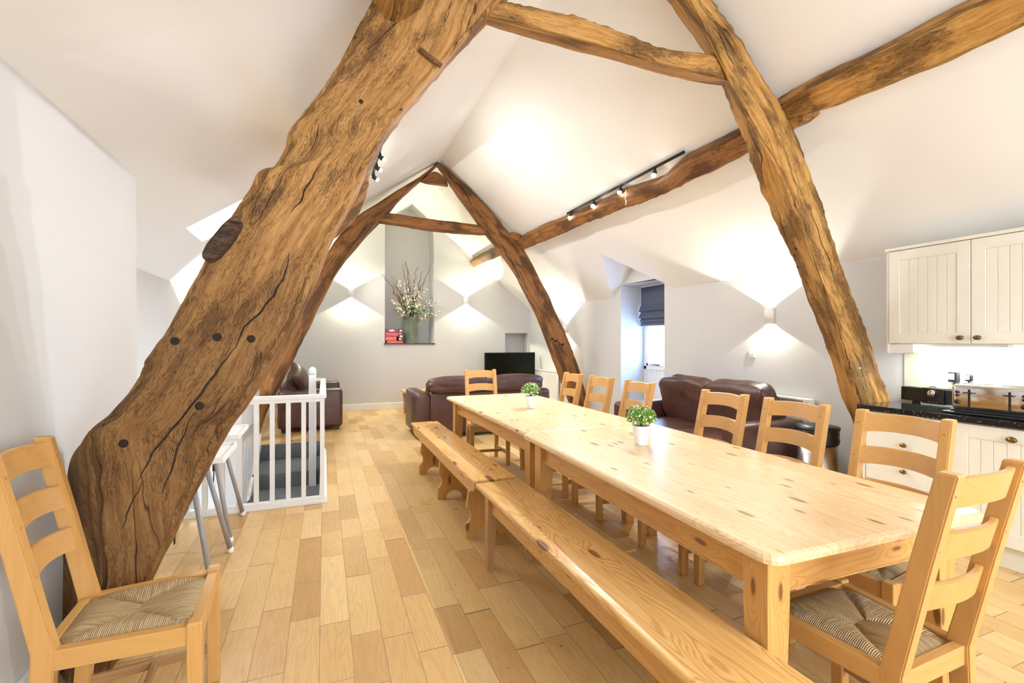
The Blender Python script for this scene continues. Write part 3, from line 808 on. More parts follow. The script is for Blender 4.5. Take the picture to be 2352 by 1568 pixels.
# ------------------------------------------------------------------ benches
def near_bench():
    t = thing('bench', 'long pine bench with plain tapered legs beside the near table', 'bench', (1.078, 1.84, 0), math.radians(.4), 'pine benches')
    zb, Wb, Lb = .465, .315, 2.19
    b = MB(); b.box((0, 0, zb - .017), (Wb, Lb, .034), .012, 1, seg=3, off=Vector((3.3, 6.52 + .0, 2))); b.build('seat', M['benchpine'], t)
    for s_ in (-1, 1):
        b = MB(); b.box((s_ * .115, 0, zb - .034 - .045), (.02, Lb - .36, .09), .002, 1); b.build('apron', M['pine2'], t)
        b = MB(); b.box((0, s_ * (Lb / 2 - .21), zb - .034 - .045), (.2, .02, .09), .002, 0); b.build('apron', M['pine2'], t)
    for sx in (-1, 1):
        for sy in (-1, 1):
            b = MB(); x, y = sx * .12, sy * (Lb / 2 - .21)
            def sec(h_, z, k): return [Vector((x + sx * k + a * h_, y + sy * k * .2 + c_ * h_ , z)) for a, c_ in ((-1, -1), (1, -1), (1, 1), (-1, 1))]
            b.loft([sec(.019, 0, .012), sec(.030, zb - .13, 0), sec(.030, zb - .034, 0)], True, True, False, grain=2); b.build('leg', M['oakdark'], t)
near_bench()

def far_bench():
    t = thing('bench', 'pine bench on three scalloped board supports beside the far table', 'bench', (1.072, 4.20, 0), 0, 'pine benches')
    zb, Wb, Lb = .465, .305, 2.42
    b = MB(); b.box((0, 0, zb - .016), (Wb, Lb, .032), .009, 1, seg=3, off=Vector((9.3, 6.52, 5))); b.build('seat', M['benchpine'], t)
    for s_ in (-1, 1):
        b = MB(); e = Lb / 2 - .03; zt, zl = zb - .032, zb - .115
        o = [(-e, zt), (e, zt), (e, zt - .03), (e - .015, zt - .05), (e - .03, zt - .045), (e - .045, zl + .012), (e - .075, zl + .02), (e - .10, zl), (-e + .10, zl), (-e + .075, zl + .02), (-e + .045, zl + .012), (-e + .03, zt - .045), (-e + .015, zt - .05), (-e, zt - .03)]
        b.prism(o, s_ * .125 - .011, s_ * .125 + .011, 0, 0, 1); b.build('apron', M['pine2'], t)
    half = [(.150, 0), (.150, .075), (.146, .10), (.125, .115), (.112, .14), (.112, .17), (.122, .20), (.138, .215), (.138, .25), (.130, .30), (.113, zb - .033)]
    arch = [(.075 * math.cos(a), .07 * math.sin(a)) for a in [PI * k / 8 for k in range(9)]]      # right to left
    out = [(.085, 0)] + half + [(-x, z) for x, z in half[::-1]] + [(-.085, 0)] + [(x, z) for x, z in arch[::-1]]
    for y in (-1.0, -.12, .72):
        b = MB(); b.prism(out, y - .014, y + .014, 1, 0, 2); b.build('support', M['pine2'], t)
far_bench()

# ------------------------------------------------------------------ ladder-back chairs
def make_chair():
    t = thing('dining_chair', '', 'chair', (0, 0, 0), 0, 'ladder-back chairs around the tables')
    ZS, TT = .455, 1.05; wf, wb = .205, .172; yf, yb = .205, -.185
    def post_y(z): return yb + .004 if z <= ZS else yb - .125 * ((z - ZS) / (TT - ZS)) ** 1.08
    for s_ in (-1, 1):
        b = MB(); rings = []
        for z, hy in ((0, .021), (.25, .025), (ZS, .029), (.58, .0275), (.75, .0265), (.92, .0255), (TT - .006, .0245), (TT, .020)):
            y = post_y(z) - (.03 * (1 - z / ZS) ** 1.5 if z < ZS else 0); hx = .0205 if z < TT - .001 else .017
            rings.append([Vector((s_ * wb + a * hx, y + c_ * hy, z)) for a, c_ in ((-1, -1), (1, -1), (1, 1), (-1, 1))])
        b.loft(rings, True, True, False, grain=2)
        bmesh.ops.bevel(b.bm, geom=[e for e in b.bm.edges if abs((e.verts[0].co - e.verts[1].co).normalized().z) > .8], offset=.004, segments=2, affect='EDGES')
        bp = b.build('back_post', M['oak'], t)
        for zz in (TT - .06, TT - .215, TT - .37):
            b = MB(); b.box((s_ * wb, post_y(zz), zz), (.0435 if zz < 0 else .012, .0555, .012), .001, 0, rot=(-.2, 0, 0)); b.build('dowel', M['oakdark'], bp)
        b = MB(); b.box((s_ * wf, yf, (ZS + .012) / 2), (.044, .044, ZS + .012), .005, 2); b.build('front_leg', M['oak'], t)
    for zt, hgt, bow in ((TT - .018, .088, .036), (TT - .176, .084, .036), (TT - .330, .082, .034)):
        b = MB(); rings = []
        for i in range(17):
            u = -1 + i / 8; x = u * (wb - .012); y = post_y(zt - hgt / 2) - bow * (1 - u * u) + .006
            arch = .014 * (1 - u * u); ztop = zt + arch * .6; zbt = zt - hgt + arch
            ty = .010
            sl_ = (post_y(zt) - post_y(zt - hgt)) * .5
            rings.append([Vector((x, y - ty - sl_, zbt)), Vector((x, y + ty - sl_, zbt)), Vector((x, y + ty + sl_, ztop - .003)), Vector((x, y + ty * .4 + sl_, ztop)), Vector((x, y - ty * .4 + sl_, ztop)), Vector((x, y - ty + sl_, ztop - .003))])
        b.loft(rings, True, True, False); b.build('slat', M['oak'], t)
    def rail(name, a, c_, w_, h_, zc, mat):
        a = Vector(a); c_ = Vector(c_); d = c_ - a; b = MB()
        b.box(((a.x + c_.x) / 2, (a.y + c_.y) / 2, zc), (d.length, w_, h_), .003, 0, rot=(0, 0, math.atan2(d.y, d.x))); b.build(name, mat, t)
    rail('seat_rail', (-wf, yf), (wf, yf), .036, .062, ZS - .031, M['oak']); rail('seat_rail', (-wb, yb), (wb, yb), .03, .06, ZS - .03, M['oak'])
    for s_ in (-1, 1): rail('seat_rail', (s_ * wf, yf), (s_ * wb, yb), .034, .062, ZS - .031, M['oak'])
    for s_ in (-1, 1): rail('stretcher', (s_ * wf, yf), (s_ * wb, yb - .016), .02, .034, .135, M['oakdark'])
    rail('stretcher', (-(wf + wb) / 2, .015), ((wf + wb) / 2, .015), .02, .03, .135, M['oakdark'])
    # rush seat: four padded triangles of cord
    b = MB(); A = [Vector((-wf + .024, yf - .008)), Vector((wf - .024, yf - .008)), Vector((wb - .022, yb + .016)), Vector((-wb + .022, yb + .016))]
    cL, cR = Vector((-.035, .01)), Vector((.035, .01))
    tris = ((A[0], A[1], cR, cL), (A[1], A[2], cR, cR), (A[2], A[3], cL, cR), (A[3], A[0], cL, cL))
    n1, n2 = 16, 8
    for k, (p0, p1, q1, q0) in enumerate(tris):
        rings, gcs = [], []; e = (p1 - p0).normalized(); nrm = Vector((-e.y, e.x))
        for j in range(n2 + 1):
            v = j / n2; row, gr = [], []
            for i in range(n1 + 1):
                u = i / n1; a = p0.lerp(p1, u); c_ = q0.lerp(q1, u); p = a.lerp(c_, v)
                edge = min(1, min(u, 1 - u) * 6 + .0)
                z = ZS - .004 + .020 * math.sin(min(1, v * 3.2) * PI / 2) - .020 * v * v - (1 - edge) * .006 * (1 - v)
                z -= .012 * (1 - edge)
                row.append(Vector((p.x, p.y, z))); gr.append(Vector(((p - p0).dot(nrm), (p - p0).dot(e), k * 3.7)))
            rings.append(row); gcs.append(gr)
        b.loft(rings, False, False, True, gcs)
    b.b2((-wb + .02, yb + .014, ZS - .035), (wb - .02, yf - .02, ZS - .012), 0)
    b.build('rush_seat', M['rush'], t)
    return t
ch0 = make_chair()
chairs = [
    (2.215, 1.350, PI / 2 + .05, 'ladder-back oak chair nearest the kitchen drawers on the right of the near table'),
    (2.205, 1.900, PI / 2, 'ladder-back oak chair in front of the right sofa arm, middle of three at near table'),
    (2.205, 2.425, PI / 2 - .03, 'ladder-back oak chair beside the near table showing the wrinkled right sofa cushions behind'),
    (2.205, 3.345, PI / 2 - .04, 'ladder-back oak chair at the far table, in front of the white window recess'),
    (2.200, 3.920, PI / 2, 'ladder-back oak chair, middle one of three along the right of the far table'),
    (2.195, 4.480, PI / 2 - .05, 'ladder-back oak chair in front of the far right cruck beam foot'),
    (1.730, 5.135, PI - .10, 'ladder-back oak chair at the head of the far table, against the central sofa back'),
    (1.672, 1.020, .02, 'largest ladder-back oak chair, its back to the camera at the near table end'),
    (-.615, 2.03, -PI / 2 + .06, 'ladder-back oak chair standing alone by the left wall under the big cruck beam')]
for i, (x, y, rz, lab) in enumerate(chairs):
    if i == 0: ch0.location = (x, y, 0); ch0.rotation_euler = (0, 0, rz); ch0['label'] = lab
    else: dup(ch0, (x, y, 0), rz, lab)

# ------------------------------------------------------------------ potted plants
def potted_plant():
    t = thing('potted_plant', '', 'plant', group='potted plants on the tables')
    b = MB(); prof = [(.001, .002), (.036, .0), (.038, .004)]
    for z in (.018, .030, .042): prof += [(.0365 + z * .115, z), (.0385 + z * .115, z + .004), (.0365 + (z + .008) * .115, z + .008)]
    prof += [(.050, .108), (.053, .112), (.053, .116), (.049, .116), (.047, .10), (.001, .098)]
    b.lathe(prof, seg=36); b.build('pot', M['pot'], t)
    b = MB(); b.lathe([(.001, .100), (.0465, .100), (.04, .108), (.001, .112)], seg=20); b.build('soil', M['soil'], t)
    r = random.Random(5); lv = MB(); fl = MB(); stems = MB()
    p = bmesh.new(); pl_ = bmesh.new()
    for i in range(1150):
        a, h_ = r.uniform(0, 2 * PI), r.uniform(-.35, 1); s_ = math.sqrt(max(0, 1 - h_ * h_)); R0 = r.uniform(.55, 1.03)
        d = Vector((s_ * math.cos(a), s_ * math.sin(a), h_)); c_ = Vector((0, 0, .160)) + Vector((d.x * .088, d.y * .088, d.z * .078)) * R0
        q = p if (r.random() < .62 or R0 < .85) else pl_
        nrm = (d + Vector((r.uniform(-.7, .7), r.uniform(-.7, .7), r.uniform(-.3, .9)))).normalized(); u = nrm.orthogonal().normalized(); v = nrm.cross(u)
        ang = r.uniform(0, PI); u, v = u * math.cos(ang) + v * math.sin(ang), v * math.cos(ang) - u * math.sin(ang)
        l_, w_ = (r.uniform(.007, .012), r.uniform(.003, .005)) if q is p else (.0065, .006)
        vs = [q.verts.new(c_ - u * l_), q.verts.new(c_ + v * w_ + nrm * .002), q.verts.new(c_ + u * l_), q.verts.new(c_ - v * w_ + nrm * .002)]
        q.faces.new(vs)
    lv._merge(p, 0, None, 0, False); fl._merge(pl_, 0, None, 0, False)
    lv.build('foliage', M['boxleaf'], t); fl.build('flowers', M['blossom'], t)
    for i in range(26):
        a = r.uniform(0, 2 * PI); k = r.uniform(.2, .9); e = Vector((math.cos(a) * .06 * k, math.sin(a) * .06 * k, .15 + .05 * (1 - k)))
        stems.tube([(0, 0, .105), e * .5 + Vector((0, 0, .06)), e], .0012, 4)
    stems.build('stems', M['leaf'], t)
    return t
pp = potted_plant(); pp.location = (1.755, 2.315, ZT); pp.rotation_euler = (0, 0, .4); pp['label'] = 'small green plant in a white pot on the near table'
dup(pp, (1.768, 3.958, ZT), 2.1, 'small green plant in a white pot on the far table')

# ------------------------------------------------------------------ sofas
def sofa(name, label, loc, rz, W_, D_, arm_w, arm_h, back_h, ncush, cush_top, seat_h=.44, panels=True, cat='sofa'):
    """local: faces +y, back at y=0, width along x"""
    t = thing(name, label, cat, loc, rz)
    b = MB(); b.box((0, D_ / 2, .19), (W_ - 2 * arm_w + .01, D_ - .06, .26), .03, 0, seg=3); b.build('base', M['leather'], t)
    b = MB(); b.box((0, .11, (back_h + .06) / 2), (W_ - 2 * arm_w + .02, .2, back_h - .06), .04, 0, seg=4); b.build('back_frame', M['leather'], t)
    for s_ in (-1, 1):
        b = MB(); x = s_ * (W_ / 2 - arm_w / 2)
        b.box((x, D_ / 2, (arm_h + .05) / 2), (arm_w, D_, arm_h - .05), .06, 0, seg=5)
        if panels:
            for k in (-1, 0, 1): b.box((x + s_ * (arm_w / 2 - .004), .10 + .0 * k, (arm_h + .05) / 2 + .0), (.018, .012, arm_h - .14), .005, 0, rot=Matrix.Translation((0, (k + 1) * .075, 0)))
        b.build('arm', M['leather'], t)
    wc = (W_ - 2 * arm_w) / ncush
    for i in range(ncush):
        x = -(W_ - 2 * arm_w) / 2 + wc * (i + .5)
        b = MB(); b.cushion((x, D_ / 2 + .09, seat_h - .085), (wc * .99, D_ - .16, .19), None, .12, 6, 10, .02, i + loc[0]); b.build('seat_cushion', M['leather'], t)
        b = MB(); b.cushion((x, .21, (seat_h + cush_top) / 2 + .02), (wc * 1.02, .25, cush_top - seat_h + .06), (-.16, 0, .0), .12, 6.5, 14, .075, i * 3 + 1 + loc[1]); b.build('back_cushion', M['leather'], t)
    for sx in (-1, 1):
        for sy in (0, 1):
            b = MB(); b.box((sx * (W_ / 2 - .1), .08 + sy * (D_ - .16), .03), (.06, .06, .06), .004); b.build('foot', M['black'], t)
    return t

def central_sofa():
    t = sofa('sofa', 'brown leather sofa seen from behind, between the far table and the television', (2.24, 6.60, 0), 0, 2.10, .95, .21, .66, .67, 2, .78, panels=False)
    for i, (x0, x1) in enumerate(((-.86, .0), (.0, .88))):
        b = MB(); b.cushion(((x0 + x1) / 2, .02, .765), (x1 - x0 + .02, .20, .235), (0, 0, .0), .12, 3.4, 14, .07, 11 + i * 5); b.build('headrest_cushion', M['leather'], t)
    b = MB()
    for y in (.15, .30): b.box((-1.05, y, .34), (.012, .012, .52), .004)
    b.build('seam', M['leather'], t)
central_sofa()
t = sofa('sofa', 'two-seat brown leather sofa with wrinkled cushions against the right wall', (4.29, 4.08, 0), PI / 2, 1.95, .90, .22, .64, .70, 2, .90, panels=False)
def left_sofa():
    # stands along the left side facing the room; one arm end towards the camera
    t = sofa('sofa', 'brown leather sofa end showing beyond the white stair railing', (-.66, 8.72, 0), -PI / 2, 1.72, .93, .24, .645, .70, 2, .86, panels=False)
left_sofa()
b = MB(); b.pillow((.46, .46, .20), 14, 4.0); o = b.build('scatter_cushion', M['leather'])
o.location = (-.36, 8.12, .80); o.rotation_mode = 'XYZ'; o.rotation_euler = (Matrix.Rotation(-.25, 3, 'Z') @ Matrix.Rotation(1.15, 3, 'Y') @ Matrix.Rotation(.62, 3, 'Z')).to_euler(); tag(o, 'dark leather scatter cushion propped on the left sofa arm', 'cushion')

# ------------------------------------------------------------------ coffee table with turned legs
def coffee_table():
    t = thing('coffee_table', 'low pine coffee table with turned legs left of the central sofa', 'table', (1.86, 8.72, 0))
    b = MB(); b.box((0, 0, .445), (.98, 1.15, .03), .008, 1, seg=3); b.build('tabletop', M['pine2'], t)
    for s_ in (-1, 1):
        b = MB(); b.box((s_ * .40, 0, .38), (.022, .95, .10), .002, 1); b.build('apron', M['pine2'], t)
        b = MB(); b.box((0, s_ * .48, .38), (.78, .022, .10), .002, 0); b.build('apron', M['pine2'], t)
    prof = [(.018, 0), (.026, .02), (.030, .04), (.022, .055), (.020, .065), (.036, .085), (.042, .115), (.036, .15), (.026, .165), (.040, .18), (.040, .19), (.028, .20), (.036, .235), (.040, .265), (.034, .295), (.026, .305), (.038, .315), (.038, .325)]
    for sx in (-1, 1):
        for sy in (-1, 1):
            b = MB(); b.lathe(prof, (sx * .41, sy * .49, 0), 18); b.box((sx * .41, sy * .49, .378), (.075, .075, .105), .003, 2); b.build('leg', M['pine2'], t)
coffee_table()

# ------------------------------------------------------------------ television on its cabinet
def tv():
    t = thing('tv_cabinet', 'low white cabinet carrying the television in the back corner', 'cabinet', (3.72, 9.45, 0))
    b = MB(); b.box((0, 0, .28), (1.1, .42, .50), .006); b.b2((-.53, -.2, 0), (.53, .18, .04)); b.build('body', M['white'], t)
    for s_ in (-1, 1):
        b = MB(); b.box((s_ * .27, -.218, .28), (.52, .018, .46), .004); d = b.build('door', M['white'], t)
        b = MB(); b.lathe([(.001, 0), (.012, .004), (.014, .012), (.001, .02)], seg=12); k = b.build('knob', M['brass'], d); k.location = (s_ * .06, -.228, .36); k.rotation_euler = (PI / 2, 0, 0)
    z0 = .535
    t = thing('television', 'flat black television standing in the far right corner', 'television', (3.715, 9.40, z0), -.03)
    b = MB(); b.b2((-.575, -.02, .06), (.575, .03, .62), .008); b.build('casing', M['black'], t)
    b = MB(); b.b2((-.562, -.0225, .075), (.562, -.0195, .607)); b.build('screen', M['screen'], t)
    b = MB(); b.b2((-.04, -.0, .01), (.04, .025, .08), .004); b.b2((-.28, -.12, 0), (.28, .12, .012), .005); b.build('stand', M['black'], t)
tv()
def radiator():
    t = thing('radiator', 'white panel radiator on the right wall beside the television', 'radiator', (XW, 9.0, 0))
    b = MB(); b.box((-.065, 0, .48), (.05, 1.2, .56), .012)
    for k in range(24): b.box((-.092, -.56 + k * .0487, .48), (.008, .022, .48), .004)
    b.build('panel', M['white'], t)
    b = MB(); b.box((-.06, 0, .775), (.09, 1.2, .022), .005); b.build('top_grille', M['white'], t)
    for s_ in (-1, 1):
        b = MB(); b.box((-.022, s_ * .4, .5), (.044, .03, .4), .002); b.build('bracket', M['white'], t)
radiator()

# ------------------------------------------------------------------ niche: vase, branches, boxed games
def niche_things():
    vx, vy = on(943, 787, 2, NZ)[0:2]
    vx, vy = 1.71, 10.08
    t = MB(); R0 = .175
    def hexr(r, z, a0=.42): return [Vector((r * math.cos(a0 + PI / 3 * k), r * math.sin(a0 + PI / 3 * k), z)) for k in range(6)]
    t.loft([hexr(.155, 0), hexr(.16, .01), hexr(R0, .54), hexr(R0, .552), hexr(R0 - .012, .552), hexr(R0 - .02, .42)], True, True, False)
    v = t.build('vase', M['vase'], None, (vx, vy, NZ + .001)); tag(v, 'tall faceted green-grey vase standing in the wall niche', 'vase')
    a = thing('branch_arrangement', 'bare curly twigs and white blossom branches standing in the green vase', 'flowers', (vx, vy, NZ + .45))
    r = random.Random(12); W = 9.98; base = Vector((vx, vy, NZ + .45))
    def pathto(px, py, y, wob=.03, n=14, seed=0, zig=1):
        e = on(px, py, 1, y) - base; s0 = Vector((e.x * .12 + r.uniform(-.05, .05), r.uniform(-.05, .05), 0)); out = []
        for i in range(n + 1):
            u = i / n; p = s0.lerp(e, u); p.x -= e.x * .35 * math.sin(u * PI) * .35
            p += Vector((noise.noise(Vector((u * 5 * zig, seed, 1))), noise.noise(Vector((u * 5 * zig, seed, 7))) * .6, noise.noise(Vector((u * 5 * zig, seed, 13))) * .5)) * wob * math.sin(min(1, u * 1.2) * PI * .5 + .2) * (1 - .6 * u * u)
            out.append(p)
        return out
    twigs = [(877, 628, 9.80), (931, 600, 10.0), (934, 603, 10.05), (958, 613, 9.97), (987, 613, 10.05), (967, 622, 9.95), (901, 634, 9.9), (924, 607, 10.1), (948, 640, 9.9), (977, 646, 10.15), (902, 668, 9.85), (912, 682, 9.8)]
    for i, (px, py, y) in enumerate(twigs):
        ps = pathto(px, py, y, .11, 18, i * 3.3, 2.1); b = MB(); b.tube(ps, [.0125 * (1 - .72 * k / 18) for k in range(19)], 6)
        if i % 2 == 0:
            q = ps[9]; e = ps[14] + Vector((r.uniform(-.12, .12), r.uniform(-.05, .05), r.uniform(.0, .12))); b.tube([q, q.lerp(e, .5) + Vector((.02, 0, .01)), e], [.005, .004, .002], 5)
        b.build('twig', M['twig'], a)
    sprays = [(900, 686, 9.80), (912, 640, 9.95), (928, 645, 9.9), (953, 650, 9.85), (968, 664, 9.9), (981, 660, 9.95), (990, 688, 9.8), (1013, 690, 9.72), (1016, 716, 9.70), (935, 680, 9.75), (962, 690, 9.74), (908, 704, 9.78), (945, 668, 10.05)]
    for i, (px, py, y) in enumerate(sprays):
        ps = pathto(px, py, y, .03, 14, 40 + i * 2.1); b = MB(); b.tube(ps, [.005 * (1 - .7 * k / 14) for k in range(15)], 5); st_ = b.build('blossom_branch', M['twig'], a)
        fl = MB(); q = bmesh.new()
        for k in range(34):
            u = r.uniform(.42, 1.0); p = ps[min(14, int(u * 14))] + Vector((r.gauss(0, .024), r.gauss(0, .024), r.gauss(0, .024)))
            nn = Vector((r.uniform(-1, 1), r.uniform(-1.4, .2), r.uniform(-.4, 1))).normalized(); u_ = nn.orthogonal().normalized(); v_ = nn.cross(u_); s_ = r.uniform(.016, .026)
            for m_ in range(5):
                a_ = 2 * PI * m_ / 5 + k; e_ = u_ * math.cos(a_) + v_ * math.sin(a_); f_ = nn.cross(e_)
                q.faces.new([q.verts.new(p), q.verts.new(p + e_ * s_ * .55 + f_ * s_ * .42 + nn * s_ * .25), q.verts.new(p + e_ * s_ + nn * s_ * .35), q.verts.new(p + e_ * s_ * .55 - f_ * s_ * .42 + nn * s_ * .25)])
        fl._merge(q, 0, None, 0, True); fl.build('blossoms', M['blossom'], st_)
        lf = MB(); q = bmesh.new()
        for k in range(9):
            u = r.uniform(.22, .7); p = ps[int(u * 14)] + Vector((r.gauss(0, .03), r.gauss(0, .03), r.gauss(0, .025)))
            d = Vector((r.uniform(-1, 1), r.uniform(-1, .3), r.uniform(-.4, .6))).normalized(); n_ = d.orthogonal().normalized(); l_ = r.uniform(.05, .09)
            q.faces.new([q.verts.new(p), q.verts.new(p + d * l_ * .5 + n_ * l_ * .3), q.verts.new(p + d * l_), q.verts.new(p + d * l_ * .5 - n_ * l_ * .3)])
        lf._merge(q, 0, None, 0, False); lf.build('leaves', M['leaf'], st_)
niche_things()

def text_part(parent, body, size, loc, rot, mat, name='lettering', ext=.0008, sx=1.0):
    cu = bpy.data.curves.new(name, 'FONT'); cu.body = body; cu.size = size; cu.extrude = ext; cu.align_x = 'CENTER'; cu.align_y = 'CENTER'
    tmp = bpy.data.objects.new('tmp', cu); COL.objects.link(tmp)
    dg = bpy.context.evaluated_depsgraph_get(); me = bpy.data.meshes.new_from_object(tmp.evaluated_get(dg))
    bpy.data.objects.remove(tmp); me.materials.clear(); me.materials.append(mat)
    o = bpy.data.objects.new(name, me); COL.objects.link(o); o.parent = parent; o.location = loc; o.rotation_euler = rot; o.scale = (sx, 1, 1); return o
def games():
    pink = plain('pink_card', (.55, .035, .11), .4, 0, .05); plum = plain('plum_card', (.22, .035, .12), .4, 0, .2, 20); red = plain('red_card', (.66, .05, .07), .4, 0, .05)
    orange = plain('orange_card', (.72, .10, .05), .4, 0, .08); brown = plain('brown_photo_card', (.07, .03, .02), .4, 0, .5, 25); yellow = plain('yellow_ink', (.9, .75, .18), .5); gold = plain('gold_ink', (.75, .45, .25), .5); paleink = plain('pale_ink', (.8, .72, .68), .5); pinkink = plain('pink_ink', (.8, .22, .3), .5)
    yf = 9.905; z = NZ + .001; g = 'board games in the niche'
    x0 = 1.165
    def bx(w_, d, h_, xo, zz, label, m, depth=.27):
        t = thing('board_game', label, 'board game', (x0 + xo + w_ / 2, yf + depth / 2 + d, zz), 0, g); b = MB(); b.box((0, 0, h_ / 2), (w_, depth, h_), .002); b.build('box', m, t); return t
    t1 = bx(.235, .005, .048, .028, z, 'thin orange-red games box at the bottom of the niche stack', orange)
    b = MB(); b.box((-.02, -.136, .024), (.13, .001, .018), 0); b.build('cover_stripe', pinkink, t1)
    t2 = bx(.225, .004, .088, 0, z + .049, 'red games box with bold yellow letters reading SHOUT! in the niche stack', red)
    text_part(t2, 'SHOUT!', .062, (0, -.1362, .046), (PI / 2, 0, 0), yellow, sx=.92)
    t3 = bx(.258, .0, .148, 0, z + .138, 'pink games box reading Articulate! on top of the niche stack', pink)
    text_part(t3, 'Articulate!', .062, (0, -.1362, .05), (PI / 2, 0, 0), gold, sx=.9)
    b = MB(); b.box((0, -.1355, .118), (.256, .001, .056), 0); b.build('cover_band', plum, t3)
    b = MB(); b.lathe([(.001, 0), (.03, 0), (.03, .001), (.001, .001)], seg=20); o = b.build('cover_badge', paleink, t3); o.location = (0, -.1362, .118); o.rotation_euler = (PI / 2, 0, 0); o.scale = (2.0, .7, 1)
    t4 = thing('board_game', 'upright brown games box with photo cover beside the stack', 'board game', (x0 + .262 + .045, yf + .135, z), 0, g)
    b = MB(); b.box((0, 0, .148), (.088, .27, .296), .002); b.build('box', brown, t4)
    b = MB(); b.box((0, -.1355, .024), (.086, .001, .045), 0); b.build('cover_stripe', orange, t4)
    for k, zz in enumerate((.085, .14, .195, .255)):
        b = MB(); b.lathe([(.001, 0), (.028, 0), (.028, .001), (.001, .001)], seg=16); o = b.build('cover_picture', (gold, paleink, pinkink, paleink)[k], t4); o.location = ((-.01, .012, -.008, .004)[k], -.1362, zz); o.rotation_euler = (PI / 2, 0, 0); o.scale = (1.1, .75, 1)
games()

# ------------------------------------------------------------------ kitchen
KX = 3.83
def shaker_door(w_, h_, th=.02, fr=.075, grooves=5):
    """door in local coords: width along y, height z, faces -x, origin at its lower near corner centre"""
    b = MB()
    b.box((0, 0, h_ / 2), (th * .55, w_ - 2 * fr + .01, h_ - 2 * fr + .01), 0)
    for s_ in (-1, 1):
        b.box((-.004, s_ * (w_ / 2 - fr / 2), h_ / 2), (th, fr, h_), .002); b.box((-.004, 0, h_ / 2 + s_ * (h_ / 2 - fr / 2)), (th, w_ - 2 * fr, fr), .002)
    n = grooves + 1; pw = (w_ - 2 * fr) / n
    for k in range(n): b.box((-.006, -(w_ - 2 * fr) / 2 + pw * (k + .5), h_ / 2), (.006, pw - .003, h_ - 2 * fr), .0012)
    return b
def knob(parent, loc, r=.0165, oval=1.35):
    b = MB(); b.lathe([(.005, 0), (.006, .012), (r * .7, .016), (r, .022), (r * .8, .030), (.001, .034)], seg=18); o = b.build('knob', M['brass'], parent); o.location = loc; o.rotation_euler = (0, -PI / 2, 0); o.scale = (1, oval, 1); return o
def kitchen():
    # wall cabinet
    t = thing('wall_cabinet', 'cream wall cabinet with two grooved doors above the worktop', 'cabinet', (0, 0, 0))
    b = MB(); b.b2((4.09, .80, 1.372), (XW - .002, 2.30, 2.085), .001); b.b2((4.075, 2.30, 1.30), (XW - .002, 2.318, 2.10), .002); b.b2((4.06, .80, 2.085), (XW - .002, 2.322, 2.108), .003); b.build('body', M['cream'], t)
    b = MB(); b.b2((4.08, 2.14, 1.305), (4.20, 2.30, 1.37), .003); b.build('pelmet_box', M['white'], t)
    for y0, y1, ky in ((1.802, 2.298, 1.85), (1.302, 1.798, 1.757), (.802, 1.298, 1.25)):
        d = shaker_door(y1 - y0, .705).build('door', M['cream'], t, (4.083, (y0 + y1) / 2, 1.376)); knob(d, (-.014, ky - (y0 + y1) / 2, .04))
    t = thing('under_cabinet_light', 'lit strip light fixed beneath the wall cabinet', 'light', (4.25, 1.94, 1.372))
    b = MB(); b.b2((-.03, -.27, -.022), (.03, .27, 0), .004); b.build('housing', M['white'], t)
    b = MB(); b.tube([(0, -.24, -.036), (0, .24, -.036)], .013, 12); b.build('tube', M['tube'], t)
    # base units
    t = thing('base_cabinet', 'cream drawer cabinet under the left end of the worktop', 'cabinet', (0, 0, 0), 0, 'cream base cabinets')
    b = MB(); b.b2((KX + .02, 1.80, .14), (XW - .003, 2.335, .868), .001); b.b2((KX + .055, 1.80, 0), (KX + .07, 2.335, .15)); b.b2((KX + .001, 2.325, .14), (KX + .02, 2.345, .868)); b.build('body', M['cream'], t)
    for z0, z1 in ((.735, .862), (.575, .731), (.36, .571), (.145, .356)):
        if z0 == .735: zz = (.735, .862)
        b = MB(); b.box((KX + .01, 2.061, (z0 + z1) / 2), (.02, .518, z1 - z0), .003); d = b.build('drawer', M['cream'], t); knob(d, (KX + .002, 2.061, (z0 + z1) / 2))
    t = thing('base_cabinet', 'cream cabinet with a tall grooved door, right of the drawers', 'cabinet', (0, 0, 0), 0, 'cream base cabinets')
    b = MB(); b.b2((KX + .02, 1.19, .14), (XW - .003, 1.797, .868), .001); b.b2((KX + .055, 1.19, 0), (KX + .07, 1.797, .15)); b.build('body', M['cream'], t)
    d = shaker_door(.598, .715, .02, .085, 6).build('door', M['cream'], t, (KX + .014, 1.495, .147)); knob(d, (-.014, 0, .655), .019, 1.4)
    t = thing('base_cabinet', 'cream cabinet further right along the worktop at the frame edge', 'cabinet', (0, 0, 0), 0, 'cream base cabinets')
    b = MB(); b.b2((KX + .02, .60, .14), (XW - .003, 1.187, .868), .001); b.b2((KX + .055, .60, 0), (KX + .07, 1.187, .15)); b.build('body', M['cream'], t)
    d = shaker_door(.58, .715, .02, .085, 6).build('door', M['cream'], t, (KX + .014, .893, .147)); knob(d, (-.014, 0, .655), .019, 1.4)
    b = MB(); b.b2((KX - .02, .58, .870), (XW - .002, 2.372, .910), .004); o = b.build('worktop', M['granite']); tag(o, 'polished black granite worktop over the cream cabinets', 'worktop')
    b = MB(); b.b2((XW - .010, .58, .911), (XW - .001, 2.372, 1.371)); o = b.build('splashback', M['tile']); tag(o, 'pale green tiled splashback between the worktop and wall cabinet', 'tiles')
    # radio
    t = thing('radio', 'long black radio with a round silver dial on the worktop', 'radio', (4.245, 2.105, .910))
    t.rotation_euler = (0, 0, -.20)
    b = MB(); b.b2((0, -.075, .010), (.085, .075, .128), .004); b.build('body', M['black'], t)
    for s_ in (-1, 1):
        b = MB(); b.b2((.012, min(s_ * .077, s_ * .245), .016), (.085, max(s_ * .077, s_ * .245), .122), .003); b.build('speaker', M['black'], t)
